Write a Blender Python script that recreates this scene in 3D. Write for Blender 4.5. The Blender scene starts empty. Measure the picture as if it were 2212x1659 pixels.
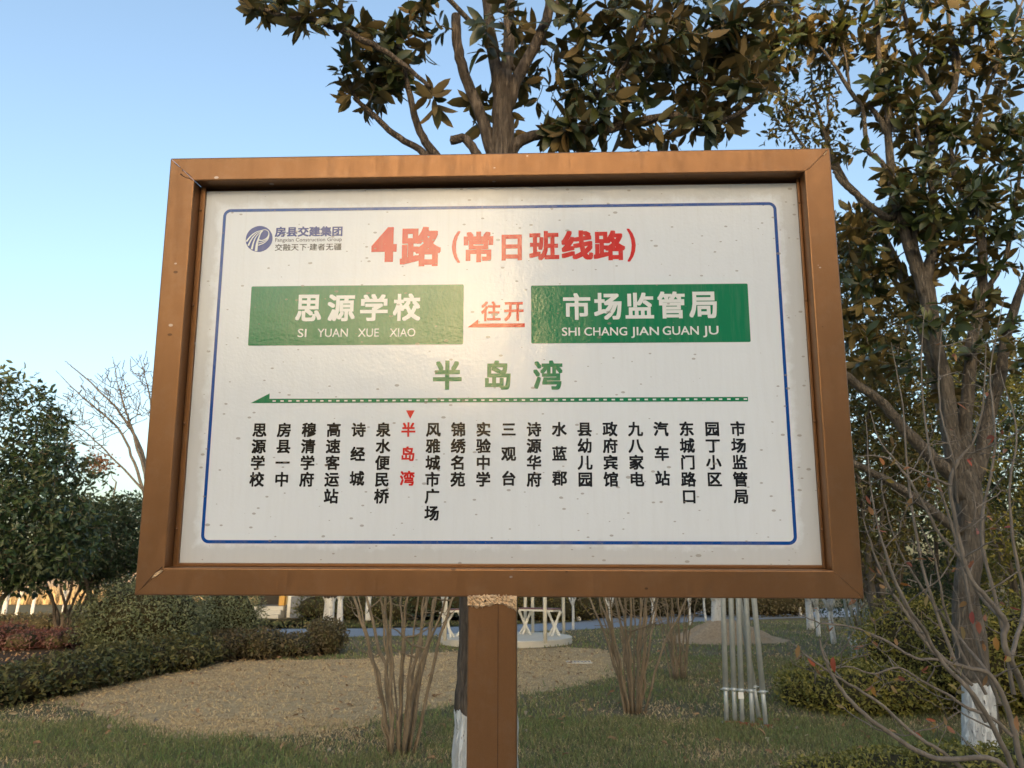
import bpy, bmesh, math, random
import numpy as np
from mathutils import Vector, Matrix, Euler

rng = np.random.default_rng(7)
random.seed(7)
scene = bpy.context.scene
COL = scene.collection
rad = math.radians

# ------------------------------------------------------------------ camera, sky, sun, exposure
EYE = 1.55
PITCH = rad(15.493)
FPX = 1535.0                       # focal length for a picture 2212 wide
cam_d = bpy.data.cameras.new('camera')
cam_d.sensor_width = 36.0
cam_d.lens = 36.0 * FPX / 2212.0
cam_d.clip_start = 0.05
cam_d.clip_end = 3000
cam_d.dof.use_dof = True
cam_d.dof.focus_distance = 1.47
cam_d.dof.aperture_fstop = 13.0
cam = bpy.data.objects.new('camera', cam_d)
cam.location = (0, 0, EYE)
cam.rotation_euler = (math.pi / 2 + PITCH, 0, 0)
COL.objects.link(cam)
scene.camera = cam

SUN_AZ, SUN_EL = rad(9.0), rad(7.8)       # low evening sun behind the viewer (azimuth from -Y towards +X), hidden by the block added behind the viewer
sun_dir = Vector((math.sin(SUN_AZ) * math.cos(SUN_EL), -math.cos(SUN_AZ) * math.cos(SUN_EL), math.sin(SUN_EL)))
world = bpy.data.worlds.new('World')
scene.world = world
world.use_nodes = True
wn = world.node_tree
wn.nodes.clear()
sky = wn.nodes.new('ShaderNodeTexSky')
sky.sky_type = 'NISHITA'
sky.sun_disc = False
sky.sun_elevation = SUN_EL
sky.sun_rotation = math.atan2(sun_dir.x, sun_dir.y)
sky.altitude = 300
sky.air_density = 1.0
sky.dust_density = 6.0
sky.ozone_density = 1.2
bg = wn.nodes.new('ShaderNodeBackground')
bg.inputs['Strength'].default_value = 0.15
wo = wn.nodes.new('ShaderNodeOutputWorld')
wn.links.new(sky.outputs[0], bg.inputs[0])
wn.links.new(bg.outputs[0], wo.inputs[0])

sd = bpy.data.lights.new('sun', 'SUN')
sd.energy = 1.2
sd.angle = rad(0.6)
sd.color = (1.0, 0.70, 0.42)
so = bpy.data.objects.new('sun', sd)
so.rotation_euler = (-sun_dir).to_track_quat('-Z', 'Y').to_euler()
so.location = (0, -20, 20)
COL.objects.link(so)

scene.view_settings.view_transform = 'Standard'
scene.view_settings.look = 'None'
scene.view_settings.gamma = 1.0
scene.view_settings.use_curve_mapping = False
scene.view_settings.exposure = 1.92
scene.render.engine = 'CYCLES'

# ------------------------------------------------------------------ helpers: where a thing stands
CP, SP = math.cos(PITCH), math.sin(PITCH)


def W(px, py, dist):
    """point at ground distance dist seen at (px, py) of the 2212 wide photograph"""
    u, v = (px - 1106.0) / FPX, -(py - 829.5) / FPX
    d = Vector((u, CP - v * SP, SP + v * CP))
    return Vector((0, 0, EYE)) + d * (dist / d.y)


def G(px, py, z=0.0):
    u, v = (px - 1106.0) / FPX, -(py - 829.5) / FPX
    d = Vector((u, CP - v * SP, SP + v * CP))
    return Vector((0, 0, EYE)) + d * ((z - EYE) / d.z)


def tag(o, label=None, cat=None, group=None, kind=None):
    if label: o['label'] = label
    if cat: o['category'] = cat
    if group: o['group'] = group
    if kind: o['kind'] = kind
    return o


def empty(name, loc, label=None, cat=None, group=None, rot=(0, 0, 0)):
    o = bpy.data.objects.new(name, None)
    o.empty_display_size = 0.2
    o.location = loc
    o.rotation_euler = rot
    COL.objects.link(o)
    return tag(o, label, cat, group)


def link(name, me, parent=None, mat=None, matrix=None):
    if mat is not None and len(me.materials) == 0:
        me.materials.append(mat)
    o = bpy.data.objects.new(name, me)
    COL.objects.link(o)
    if parent is not None: o.parent = parent
    if matrix is not None: o.matrix_local = matrix
    return o


def np_mesh(name, verts, faces, smooth=False, tint=None, mat=None):
    """verts (n,3), faces (m,k) arrays -> mesh"""
    verts = np.asarray(verts, dtype=np.float32); faces = np.asarray(faces, dtype=np.int32)
    me = bpy.data.meshes.new(name)
    me.vertices.add(len(verts)); me.vertices.foreach_set('co', verts.ravel())
    m, k = faces.shape
    me.loops.add(m * k); me.loops.foreach_set('vertex_index', faces.ravel())
    me.polygons.add(m)
    me.polygons.foreach_set('loop_start', np.arange(0, m * k, k, dtype=np.int32))
    me.polygons.foreach_set('use_smooth', np.full(m, smooth, dtype=bool))
    me.update(calc_edges=True)
    if tint is not None:
        a = me.attributes.new('tint', 'FLOAT', 'POINT')
        a.data.foreach_set('value', np.asarray(tint, dtype=np.float32))
    if mat is not None: me.materials.append(mat)
    return me


class Tubes:
    def __init__(s): s.v = []; s.f = []; s.n = 0

    def build(s, name, mat, base=(0, 0, 0), smooth=True):
        return np_mesh(name, np.concatenate(s.v) - np.array(tuple(base)), np.concatenate(s.f), smooth, None, mat)


def _tube_add(s, pts, rads, sides=6, cap=True):
    """open tube; the end rings shrink to close it"""
    P = [Vector(tuple(p)) for p in pts]; R = list(rads)
    if cap:
        d0 = (P[0] - P[1]).normalized(); d1 = (P[-1] - P[-2]).normalized()
        P = [P[0] + d0 * R[0] * 0.05] + P + [P[-1] + d1 * R[-1] * 0.3]
        R = [R[0] * 0.05] + R + [R[-1] * 0.05]
    P = np.array([tuple(p) for p in P], dtype=float); n = len(P)
    T = np.gradient(P, axis=0); T /= np.linalg.norm(T, axis=1)[:, None] + 1e-9
    ref = np.array([0, 0, 1.0]) if abs(T[0][2]) < 0.9 else np.array([1.0, 0, 0])
    a = np.arange(sides) * 2 * math.pi / sides; ca, sa = np.cos(a)[:, None], np.sin(a)[:, None]
    U = np.cross(T[0], ref); U /= np.linalg.norm(U)
    for i in range(n):
        U = U - T[i] * (U @ T[i]); U /= np.linalg.norm(U) + 1e-9
        V = np.cross(T[i], U)
        s.v.append(P[i] + R[i] * (ca * U + sa * V))
    k = np.arange(sides); k2 = (k + 1) % sides
    for i in range(n - 1):
        b = s.n + i * sides
        s.f.append(np.stack([b + k, b + k2, b + sides + k2, b + sides + k], 1))
    s.n += n * sides


Tubes.add = _tube_add


def smooth_line(pts, rads, sub=4, wob=0.0):
    """Catmull-Rom through pts"""
    P = np.array([tuple(p) for p in pts], dtype=float); R = np.array(rads, dtype=float)
    if len(P) < 3: sub_pts = np.linspace(0, 1, sub + 1)[:, None]; return P[0] + (P[-1] - P[0]) * sub_pts, np.linspace(R[0], R[-1], sub + 1)
    Q = np.vstack([2 * P[0] - P[1], P, 2 * P[-1] - P[-2]]); out = []; ro = []
    for i in range(1, len(Q) - 2):
        for t in np.arange(sub) / sub:
            p0, p1, p2, p3 = Q[i - 1], Q[i], Q[i + 1], Q[i + 2]
            out.append(0.5 * (2 * p1 + (p2 - p0) * t + (2 * p0 - 5 * p1 + 4 * p2 - p3) * t * t + (3 * p1 - p0 - 3 * p2 + p3) * t ** 3))
            ro.append(R[i - 1] * (1 - t) + R[i] * t)
    out.append(P[-1]); ro.append(R[-1])
    out = np.array(out)
    if wob: out[1:-1] += rng.normal(0, wob, out[1:-1].shape)
    return out, np.array(ro)


def leaf_template(w=0.18, curl=0.12, fold=0.25, detail=2):
    if detail == 2:
        xs = [0.0, 0.22, 0.5, 0.78, 1.0]; ws = [0.02, 0.78 * w, w, 0.7 * w, 0.0]
        v = [(0, 0, 0)]
        for x, ww in zip(xs[1:4], ws[1:4]):
            z = -curl * x * x
            v += [(x, ww, z + fold * ww), (x, 0, z), (x, -ww, z + fold * ww)]
        v.append((1.0, 0, -curl * 1.0))
        f = [(0, 2, 1, 1), (0, 3, 2, 2)]
        f = []
        tri = [(0, 2, 1), (0, 3, 2), (7, 8, 9)]
        f4 = [(1, 2, 5, 4), (2, 3, 6, 5), (4, 5, 8, 7), (5, 6, 9, 8)]
        tris = [(0, 2, 1), (0, 3, 2)]
        for a, b, c, d in f4: tris += [(a, b, c), (a, c, d)]
        tris += [(7, 8, 10), (8, 9, 10)]
        return np.array(v), np.array(tris)
    if detail == 1:
        v = [(0, 0, 0), (0.35, w, fold * w), (0.35, -w, fold * w), (0.75, 0.7 * w, fold * w - curl * .5), (0.75, -0.7 * w, fold * w - curl * .5), (1, 0, -curl), (0.5, 0, -curl * .25)]
        t = [(0, 6, 1), (0, 2, 6), (1, 6, 3), (6, 2, 4), (3, 6, 5), (6, 4, 5)]
        return np.array(v), np.array(t)
    v = [(0, 0, 0), (0.5, w, fold * w), (1, 0, -curl), (0.5, -w, fold * w)]
    return np.array(v), np.array([(0, 2, 1), (0, 3, 2)])


def frames(X, N):
    """rows of leaf matrices: X = direction of blade, N = rough upper side"""
    X = X / (np.linalg.norm(X, axis=1)[:, None] + 1e-9)
    Z = N - X * np.sum(N * X, 1)[:, None]
    bad = np.linalg.norm(Z, axis=1) < 1e-3
    Z[bad] += np.array([0.1, 0.2, 0.3])
    Z = Z / (np.linalg.norm(Z, axis=1)[:, None] + 1e-9)
    Y = np.cross(Z, X)
    return np.stack([X, Y, Z], 2)                       # (n,3,3) columns


def leaf_mesh(name, pos, X, N, size, tmpl, mat, tint=None, base=(0, 0, 0), smooth=False):
    V, F = tmpl; n = len(pos)
    M = frames(np.asarray(X, float), np.asarray(N, float))
    L = np.repeat(V[None], n, 0); c = rng.uniform(-.12, .38, n)[:, None]; tw = rng.normal(0, .35, n)[:, None]
    L[:, :, 2] -= c * L[:, :, 0] ** 2 + tw * L[:, :, 0] * L[:, :, 1]; L[:, :, 1] *= rng.uniform(.72, 1.22, n)[:, None]
    L[:, :, 1] += rng.normal(0, .10, n)[:, None] * L[:, :, 0] ** 2
    P = np.einsum('nij,nvj->nvi', M, L) * np.asarray(size)[:, None, None] + (np.asarray(pos) - np.array(tuple(base)))[:, None, :]
    Fa = (F[None] + (np.arange(n) * len(V))[:, None, None]).reshape(-1, 3)
    if tint is None: tint = rng.random(n)
    return np_mesh(name, P.reshape(-1, 3), Fa, smooth, np.repeat(tint, len(V)), mat)


def rand_dirs(n):
    d = rng.normal(size=(n, 3)); return d / np.linalg.norm(d, axis=1)[:, None]


def ellip(c, r, n, shell=0.0):
    """n points in an ellipsoid; shell>0 pushes them outward"""
    d = rand_dirs(n); u = rng.random(n) ** (1 / 3.0)
    u = u * (1 - shell) + shell * (0.8 + 0.2 * rng.random(n)) if shell else u
    return np.array(tuple(c)) + d * u[:, None] * np.array(r)


# ------------------------------------------------------------------ materials
def new_mat(name):
    m = bpy.data.materials.new(name); m.use_nodes = True
    nt = m.node_tree; b = nt.nodes['Principled BSDF']
    return m, nt, b


def node(nt, t, **kw):
    n = nt.nodes.new(t)
    for k, v in kw.items():
        if k.startswith('in_'): n.inputs[k[3:]].default_value = v
        else: setattr(n, k, v)
    return n


def ramp(nt, fac, stops):
    r = nt.nodes.new('ShaderNodeValToRGB'); e = r.color_ramp.elements
    while len(e) < len(stops): e.new(0.5)
    for i, (p, c) in enumerate(stops):
        e[i].position = p; e[i].color = (*c, 1) if len(c) == 3 else c
    nt.links.new(fac, r.inputs[0]); return r


def mixc(nt, fac, a, b, mode='MIX'):
    m = nt.nodes.new('ShaderNodeMix'); m.data_type = 'RGBA'; m.blend_type = mode
    for sock, val in ((m.inputs[0], fac), (m.inputs[6], a), (m.inputs[7], b)):
        if isinstance(val, (int, float)): sock.default_value = val
        elif isinstance(val, tuple): sock.default_value = (*val, 1) if len(val) == 3 else val
        else: nt.links.new(val, sock)
    return m.outputs[2]


def objco(nt, scale=(1, 1, 1)):
    tc = nt.nodes.new('ShaderNodeTexCoord'); mp = nt.nodes.new('ShaderNodeMapping')
    mp.inputs['Scale'].default_value = scale
    nt.links.new(tc.outputs['Object'], mp.inputs[0]); return mp.outputs[0]


def noise(nt, vec, scale, detail=4, rough=0.55):
    n = nt.nodes.new('ShaderNodeTexNoise'); n.inputs['Scale'].default_value = scale
    n.inputs['Detail'].default_value = detail; n.inputs['Roughness'].default_value = rough
    if vec is not None: nt.links.new(vec, n.inputs['Vector'])
    return n.outputs[0]


def bump(nt, b, height, strength=0.3, dist=0.01):
    n = nt.nodes.new('ShaderNodeBump'); n.inputs['Strength'].default_value = strength; n.inputs['Distance'].default_value = dist
    nt.links.new(height, n.inputs['Height']); nt.links.new(n.outputs[0], b.inputs['Normal']); return n


def math_n(nt, op, a, b=None):
    n = nt.nodes.new('ShaderNodeMath'); n.operation = op
    for i, v in enumerate((a, b)):
        if v is None: continue
        if isinstance(v, (int, float)): n.inputs[i].default_value = v
        else: nt.links.new(v, n.inputs[i])
    return n.outputs[0]


def leaf_mat(name, top, under, rough=0.4, trans=0.25, coat=0.0):
    """two sided leaf: list of top colours and list of underside colours"""
    m, nt, b = new_mat(name)
    at = node(nt, 'ShaderNodeAttribute', attribute_name='tint'); oi = nt.nodes.new('ShaderNodeObjectInfo')
    f = math_n(nt, 'FRACT', math_n(nt, 'ADD', at.outputs['Fac'], oi.outputs['Random']))
    k = len(top); rt = ramp(nt, f, [(i / max(1, k - 1), c) for i, c in enumerate(top)])
    k = len(under); ru = ramp(nt, f, [(i / max(1, k - 1), c) for i, c in enumerate(under)])
    geo = nt.nodes.new('ShaderNodeNewGeometry')
    c = mixc(nt, geo.outputs['Backfacing'], rt.outputs[0], ru.outputs[0])
    nt.links.new(c, b.inputs['Base Color'])
    r = math_n(nt, 'ADD', math_n(nt, 'MULTIPLY', geo.outputs['Backfacing'], 0.3), rough)
    nt.links.new(r, b.inputs['Roughness'])
    b.inputs['Specular IOR Level'].default_value = 0.45
    tr = nt.nodes.new('ShaderNodeBsdfTranslucent'); nt.links.new(c, tr.inputs[0])
    mx = nt.nodes.new('ShaderNodeMixShader'); mx.inputs[0].default_value = trans
    nt.links.new(b.outputs[0], mx.inputs[1]); nt.links.new(tr.outputs[0], mx.inputs[2])
    nt.links.new(mx.outputs[0], nt.nodes['Material Output'].inputs[0])
    return m


def bark_mat(name, c1, c2, scale=30, white=None, depth=.012, stretch=(1, 1, 0.25)):
    m, nt, b = new_mat(name)
    v = objco(nt, stretch); n1 = noise(nt, v, scale, 6, 0.65); n2 = noise(nt, objco(nt), 4.0, 3)
    col = mixc(nt, ramp(nt, n1, [(0.3, (0, 0, 0)), (0.7, (1, 1, 1))]).outputs[0], c1, c2)
    col = mixc(nt, ramp(nt, n2, [(0.35, (0, 0, 0)), (0.7, (1, 1, 1))]).outputs[0], col, mixc(nt, 0.55, col, (c1[0] * .55, c1[1] * .55, c1[2] * .5)))
    if white is not None:
        sep = nt.nodes.new('ShaderNodeSeparateXYZ'); nt.links.new(objco(nt), sep.inputs[0])
        nz = math_n(nt, 'MULTIPLY', math_n(nt, 'SUBTRACT', noise(nt, objco(nt), 9, 3), 0.5), 0.22)
        h = math_n(nt, 'ADD', sep.outputs[2], nz)
        lt = math_n(nt, 'LESS_THAN', h, white)
        flk = ramp(nt, noise(nt, objco(nt, (1, 1, 0.5)), 26, 5, 0.7), [(0.34, (0, 0, 0)), (0.40, (1, 1, 1))]).outputs[0]
        fac = math_n(nt, 'MULTIPLY', lt, flk)
        wcol = mixc(nt, noise(nt, objco(nt), 12, 4), (0.62, 0.62, 0.58), (0.86, 0.86, 0.84))
        col = mixc(nt, fac, col, wcol)
    nt.links.new(col, b.inputs['Base Color']); b.inputs['Roughness'].default_value = 0.85
    b.inputs['Specular IOR Level'].default_value = 0.2
    crk = noise(nt, objco(nt, (1, 1, 0.12)), scale * 1.3, 5, 0.7)
    bump(nt, b, math_n(nt, 'ADD', n1, math_n(nt, 'MULTIPLY', ramp(nt, crk, [(0.42, (0, 0, 0)), (0.55, (1, 1, 1))]).outputs[0], 1.2)), 1.0 if depth > .005 else .5, depth)
    return m


def simple_mat(name, c, rough=0.6, metal=0.0, var=0.15, scale=8, bmp=0.0, spec=0.5):
    m, nt, b = new_mat(name)
    n = noise(nt, objco(nt), scale, 5)
    d = tuple(x * (1 - var) for x in c); u = tuple(min(1, x * (1 + var)) for x in c)
    nt.links.new(mixc(nt, n, d, u), b.inputs['Base Color'])
    b.inputs['Roughness'].default_value = rough; b.inputs['Metallic'].default_value = metal
    b.inputs['Specular IOR Level'].default_value = spec
    if bmp: bump(nt, b, noise(nt, objco(nt), scale * 5, 4), bmp, 0.004)
    return m


MAG = leaf_mat('magnolia leaf', [(0.020, 0.034, 0.012), (0.038, 0.052, 0.015), (0.07, 0.075, 0.018), (0.028, 0.044, 0.016)],
               [(0.10, 0.068, 0.022), (0.15, 0.105, 0.032), (0.08, 0.078, 0.026), (0.19, 0.115, 0.036)], 0.38, 0.12)
MAG_R = leaf_mat('right magnolia leaf', [(0.022, 0.038, 0.013), (0.05, 0.068, 0.018), (0.032, 0.05, 0.015), (0.12, 0.13, 0.028)],
                 [(0.10, 0.07, 0.022), (0.16, 0.115, 0.032), (0.09, 0.085, 0.026), (0.20, 0.135, 0.04)], 0.35, 0.15)
OLIVE = leaf_mat('olive green leaf', [(0.05, 0.06, 0.017), (0.10, 0.10, 0.025), (0.17, 0.13, 0.03), (0.06, 0.075, 0.02)],
                 [(0.07, 0.07, 0.025), (0.12, 0.10, 0.03), (0.16, 0.11, 0.03)], 0.45, 0.3)
EVER = leaf_mat('evergreen leaf', [(0.018, 0.038, 0.014), (0.03, 0.058, 0.02), (0.05, 0.08, 0.025), (0.025, 0.05, 0.02)],
                [(0.05, 0.07, 0.035), (0.07, 0.09, 0.04)], 0.4, 0.2)
HEDGE = leaf_mat('hedge leaf', [(0.04, 0.055, 0.018), (0.08, 0.095, 0.028), (0.15, 0.14, 0.045), (0.10, 0.075, 0.03)],
                 [(0.06, 0.07, 0.03), (0.09, 0.085, 0.03)], 0.5, 0.25)
HEDGE_B = leaf_mat('brown green hedge leaf', [(0.08, 0.075, 0.03), (0.14, 0.115, 0.05), (0.11, 0.08, 0.045), (0.07, 0.085, 0.03)],
                   [(0.07, 0.06, 0.03), (0.10, 0.08, 0.035)], 0.55, 0.25)
BALL = leaf_mat('ball shrub leaf', [(0.07, 0.09, 0.045), (0.14, 0.17, 0.08), (0.22, 0.24, 0.13), (0.10, 0.125, 0.055)], [(0.08, 0.09, 0.045), (0.13, 0.14, 0.07)], .4, .2)
RED_H = leaf_mat('dark red shrub leaf', [(0.11, 0.045, 0.05), (0.15, 0.08, 0.075), (0.09, 0.075, 0.04), (0.13, 0.05, 0.055)],
                 [(0.12, 0.05, 0.04), (0.15, 0.06, 0.05)], 0.5, 0.25)
GOLD = leaf_mat('golden green shrub leaf', [(0.19, 0.19, 0.035), (0.36, 0.30, 0.055), (0.26, 0.23, 0.05), (0.12, 0.14, 0.03)],
                [(0.11, 0.12, 0.03), (0.17, 0.16, 0.04)], 0.5, 0.3)
AUTUMN = leaf_mat('autumn leaf', [(0.38, 0.07, 0.04), (0.40, 0.14, 0.03), (0.30, 0.22, 0.05), (0.33, 0.08, 0.06), (0.16, 0.18, 0.05)],
                  [(0.34, 0.11, 0.07), (0.34, 0.17, 0.07), (0.28, 0.22, 0.09), (0.34, 0.10, 0.08)], 0.45, 0.35)
DEAD = leaf_mat('fallen leaf', [(0.20, 0.10, 0.05), (0.32, 0.20, 0.10), (0.14, 0.08, 0.04), (0.38, 0.32, 0.2)],
                [(0.26, 0.16, 0.09), (0.36, 0.26, 0.16)], 0.7, 0.1)
BRONZE_L = leaf_mat('bronze seed head leaf', [(0.13, 0.06, 0.03), (0.17, 0.09, 0.04)], [(0.13, 0.06, 0.03), (0.17, 0.09, 0.04)], 0.6, 0.2)
GRASS = leaf_mat('grass blade', [(0.34, 0.29, 0.14), (0.22, 0.25, 0.08), (0.15, 0.23, 0.065), (0.11, 0.19, 0.06)],
                 [(0.19, 0.18, 0.08), (0.12, 0.15, 0.06)], 0.6, 0.3)
STRAW = leaf_mat('straw blade', [(0.22, 0.145, 0.075), (0.44, 0.32, 0.17), (0.52, 0.38, 0.20), (0.60, 0.45, 0.25)],
                 [(0.54, 0.41, 0.22), (0.62, 0.49, 0.28)], 0.7, 0.2)

BARK_C = bark_mat('magnolia bark', (0.06, 0.045, 0.033), (0.24, 0.19, 0.145), 26, white=0.80)
BARK_R = bark_mat('right magnolia bark', (0.10, 0.083, 0.065), (0.20, 0.17, 0.135), 30, white=0.62)
BARK_T = bark_mat('whitewashed tree bark', (0.07, 0.055, 0.045), (0.14, 0.115, 0.09), 24, white=1.12)
BARK_P = bark_mat('bare tree bark', (0.12, 0.10, 0.08), (0.22, 0.19, 0.155), 24, depth=.006)
BARE_B = bark_mat('grey bare tree bark', (0.06, 0.055, 0.05), (0.12, 0.11, 0.10), 24, depth=.002)
TWIG = bark_mat('twig bark', (0.13, 0.10, 0.07), (0.23, 0.19, 0.135), 60, depth=.001)
STEM = bark_mat('shrub stem bark', (0.16, 0.125, 0.085), (0.32, 0.25, 0.17), 50, depth=.001)
STEM_G = bark_mat('grey branch bark', (0.15, 0.125, 0.10), (0.29, 0.245, 0.195), 50, depth=.001)
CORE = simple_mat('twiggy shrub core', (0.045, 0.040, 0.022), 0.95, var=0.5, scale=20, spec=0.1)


def frame_paint():
    m, nt, b = new_mat('bronze metallic paint')
    oc = objco(nt)
    n = noise(nt, oc, 5, 4); fine = noise(nt, oc, 900, 2, 0.7); mid = noise(nt, oc, 60, 4)
    col = mixc(nt, n, (0.185, 0.086, 0.033), (0.24, 0.12, 0.05))
    col = mixc(nt, ramp(nt, fine, [(0.35, (0, 0, 0)), (0.75, (1, 1, 1))]).outputs[0], col, mixc(nt, 0.30, col, (0.42, 0.21, 0.09)))
    stk = noise(nt, objco(nt, (5, 5, .8)), 7, 5, 0.7)
    sm = ramp(nt, stk, [(0.42, (0, 0, 0)), (0.62, (1, 1, 1))]).outputs[0]
    col = mixc(nt, math_n(nt, 'MULTIPLY', sm, .09), col, (0.13, 0.055, 0.024))
    grime = ramp(nt, noise(nt, oc, 18, 6, .75), [(0.5, (0, 0, 0)), (0.75, (1, 1, 1))]).outputs[0]
    col = mixc(nt, math_n(nt, 'MULTIPLY', grime, .25), col, (0.30, 0.20, 0.13))
    # bird-lime and paint chips: small pale specks, dark rust pits
    vo = nt.nodes.new('ShaderNodeTexVoronoi'); vo.inputs['Scale'].default_value = 26
    mp = nt.nodes.new('ShaderNodeMapping'); mp.inputs['Scale'].default_value = (1, 1, 1.7)
    nt.links.new(oc, mp.inputs[0]); nt.links.new(mp.outputs[0], vo.inputs['Vector'])
    sp = nt.nodes.new('ShaderNodeSeparateColor'); nt.links.new(vo.outputs['Color'], sp.inputs[0])
    rr = math_n(nt, 'MULTIPLY', math_n(nt, 'POWER', sp.outputs[0], 4.0), 0.16)
    dd = math_n(nt, 'ADD', vo.outputs['Distance'], math_n(nt, 'MULTIPLY', math_n(nt, 'SUBTRACT', mid, 0.5), 0.10))
    pale = math_n(nt, 'MULTIPLY', math_n(nt, 'LESS_THAN', dd, rr), math_n(nt, 'GREATER_THAN', sp.outputs[1], 0.45))
    dark = math_n(nt, 'MULTIPLY', math_n(nt, 'LESS_THAN', dd, rr), math_n(nt, 'LESS_THAN', sp.outputs[1], 0.30))
    col = mixc(nt, math_n(nt, 'MULTIPLY', pale, 0.55), col, (0.55, 0.50, 0.46))
    col = mixc(nt, math_n(nt, 'MULTIPLY', dark, 0.7), col, (0.06, 0.03, 0.015))
    nt.links.new(col, b.inputs['Base Color'])
    b.inputs['Metallic'].default_value = 0.6
    rg = math_n(nt, 'ADD', math_n(nt, 'ADD', math_n(nt, 'MULTIPLY', mid, 0.14), math_n(nt, 'MULTIPLY', sm, .10)), 0.24)
    nt.links.new(rg, b.inputs['Roughness'])
    h = math_n(nt, 'ADD', math_n(nt, 'MULTIPLY', fine, 0.4), math_n(nt, 'MULTIPLY', noise(nt, oc, 14, 3), 1.4))
    bump(nt, b, h, 0.25, 0.0015)
    return m


def panel_mat(name, c, dirt=1.0, rough=0.11):
    """glossy printed film: same relief, dust specks and wipe marks on every ink"""
    m, nt, b = new_mat(name)
    oc = objco(nt)
    col = c
    big = noise(nt, oc, 2.2, 4)
    colr = mixc(nt, ramp(nt, big, [(0.3, (0, 0, 0)), (0.8, (1, 1, 1))]).outputs[0], c, tuple(x * 0.93 for x in c))
    # grey dust film, streaky
    st = noise(nt, objco(nt, (14, 1, 1.2)), 6, 5, 0.7)
    colr = mixc(nt, math_n(nt, 'MULTIPLY', ramp(nt, st, [(0.45, (0, 0, 0)), (0.8, (1, 1, 1))]).outputs[0], 0.10 * dirt), colr, (0.42, 0.39, 0.34))
    for sc, thr, seed, pw_ in ((17, 0.05, 0.0, 9.0), (80, 0.15, 3.0, 11.0), (45, .10, 7.0, 12.0)):
        vo = nt.nodes.new('ShaderNodeTexVoronoi'); vo.inputs['Scale'].default_value = sc
        mp = nt.nodes.new('ShaderNodeMapping'); mp.inputs['Scale'].default_value = (0.8, 1, 1.5); mp.inputs['Location'].default_value = (seed, 0, seed)
        mp.inputs['Rotation'].default_value = (0, rad(20), 0)
        nt.links.new(oc, mp.inputs[0]); nt.links.new(mp.outputs[0], vo.inputs['Vector'])
        sp = nt.nodes.new('ShaderNodeSeparateColor'); nt.links.new(vo.outputs['Color'], sp.inputs[0])
        r = math_n(nt, 'MULTIPLY', math_n(nt, 'POWER', sp.outputs[0], pw_), thr * 2.2)
        k = math_n(nt, 'LESS_THAN', vo.outputs['Distance'], r)
        colr = mixc(nt, math_n(nt, 'MULTIPLY', k, 0.6), colr, (0.24, 0.21, 0.17))
    sep = nt.nodes.new('ShaderNodeSeparateXYZ'); nt.links.new(oc, sep.inputs[0])
    ex = math_n(nt, 'SUBTRACT', .656, math_n(nt, 'ABSOLUTE', sep.outputs[0])); ez = math_n(nt, 'SUBTRACT', .407, math_n(nt, 'ABSOLUTE', sep.outputs[2]))
    ed = math_n(nt, 'ADD', math_n(nt, 'MINIMUM', ex, ez), math_n(nt, 'MULTIPLY', noise(nt, oc, 25, 5, .7), -.05))
    em_ = ramp(nt, ed, [(0.0, (1, 1, 1)), (0.016, (0, 0, 0))]).outputs[0]
    drip = ramp(nt, noise(nt, objco(nt, (55, 1, 1.1)), 1.6, 4, .6), [(0.60, (0, 0, 0)), (0.72, (1, 1, 1))]).outputs[0]
    topm = ramp(nt, math_n(nt, 'SUBTRACT', .41, sep.outputs[2]), [(0.0, (1, 1, 1)), (0.35, (0, 0, 0))]).outputs[0]
    colr = mixc(nt, math_n(nt, 'MULTIPLY', em_, .32 * dirt), colr, (0.30, 0.26, 0.20))
    colr = mixc(nt, math_n(nt, 'MULTIPLY', math_n(nt, 'MULTIPLY', drip, topm), .16 * dirt), colr, (0.36, 0.32, 0.26))
    nt.links.new(colr, b.inputs['Base Color'])
    b.inputs['Specular IOR Level'].default_value = 0.62
    rn = noise(nt, objco(nt, (1, 1, 3)), 5, 5, 0.6)
    nt.links.new(math_n(nt, 'ADD', math_n(nt, 'MULTIPLY', rn, 0.10), rough), b.inputs['Roughness'])
    h = math_n(nt, 'ADD', math_n(nt, 'MULTIPLY', noise(nt, oc, 160, 3, 0.5), 0.5), math_n(nt, 'MULTIPLY', noise(nt, oc, 4, 3), 5.0))
    bump(nt, b, h, 0.5, 0.0011)
    return m


FRAME = frame_paint()
GOLDBEAD = simple_mat('bare brass coloured bead', (0.62, 0.42, 0.24), 0.38, 0.6, 0.3, 60, 0.6)
PANEL = panel_mat('white printed film', (0.75, 0.785, 0.81))
# inks
INK_GREEN = panel_mat('green ink', (0.004, 0.19, 0.075))
INK_RED = panel_mat('red ink', (0.62, 0.018, 0.015))
INK_BLUE = panel_mat('blue ink', (0.0, 0.06, 0.30))
INK_NAVY = panel_mat('navy ink', (0.035, 0.06, 0.26))
INK_BLACK = panel_mat('black ink', (0.008, 0.008, 0.009), 0.3)
INK_WHITE = panel_mat('white ink', (0.76, 0.78, 0.75))
STEEL = simple_mat('galvanised steel', (0.50, 0.53, 0.52), 0.5, 0.35, 0.2, 14, 0.1)
RUSTRED = simple_mat('red painted foot', (0.30, 0.07, 0.045), 0.7, 0, 0.3, 30)
WHITEP = simple_mat('white painted metal', (0.72, 0.70, 0.62), 0.5, 0, 0.12, 10)
MAROON = simple_mat('maroon seat board', (0.16, 0.06, 0.06), 0.6, 0, 0.2, 10)
CONC = simple_mat('pale concrete', (0.52, 0.50, 0.43), 0.85, 0, 0.15, 4, 0.4)
STONE = simple_mat('grey stone', (0.17, 0.18, 0.19), 0.85, 0, 0.35, 5, 0.5)
OCHRE = simple_mat('ochre painted column', (0.55, 0.30, 0.06), 0.6, 0, 0.15, 5)
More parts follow.
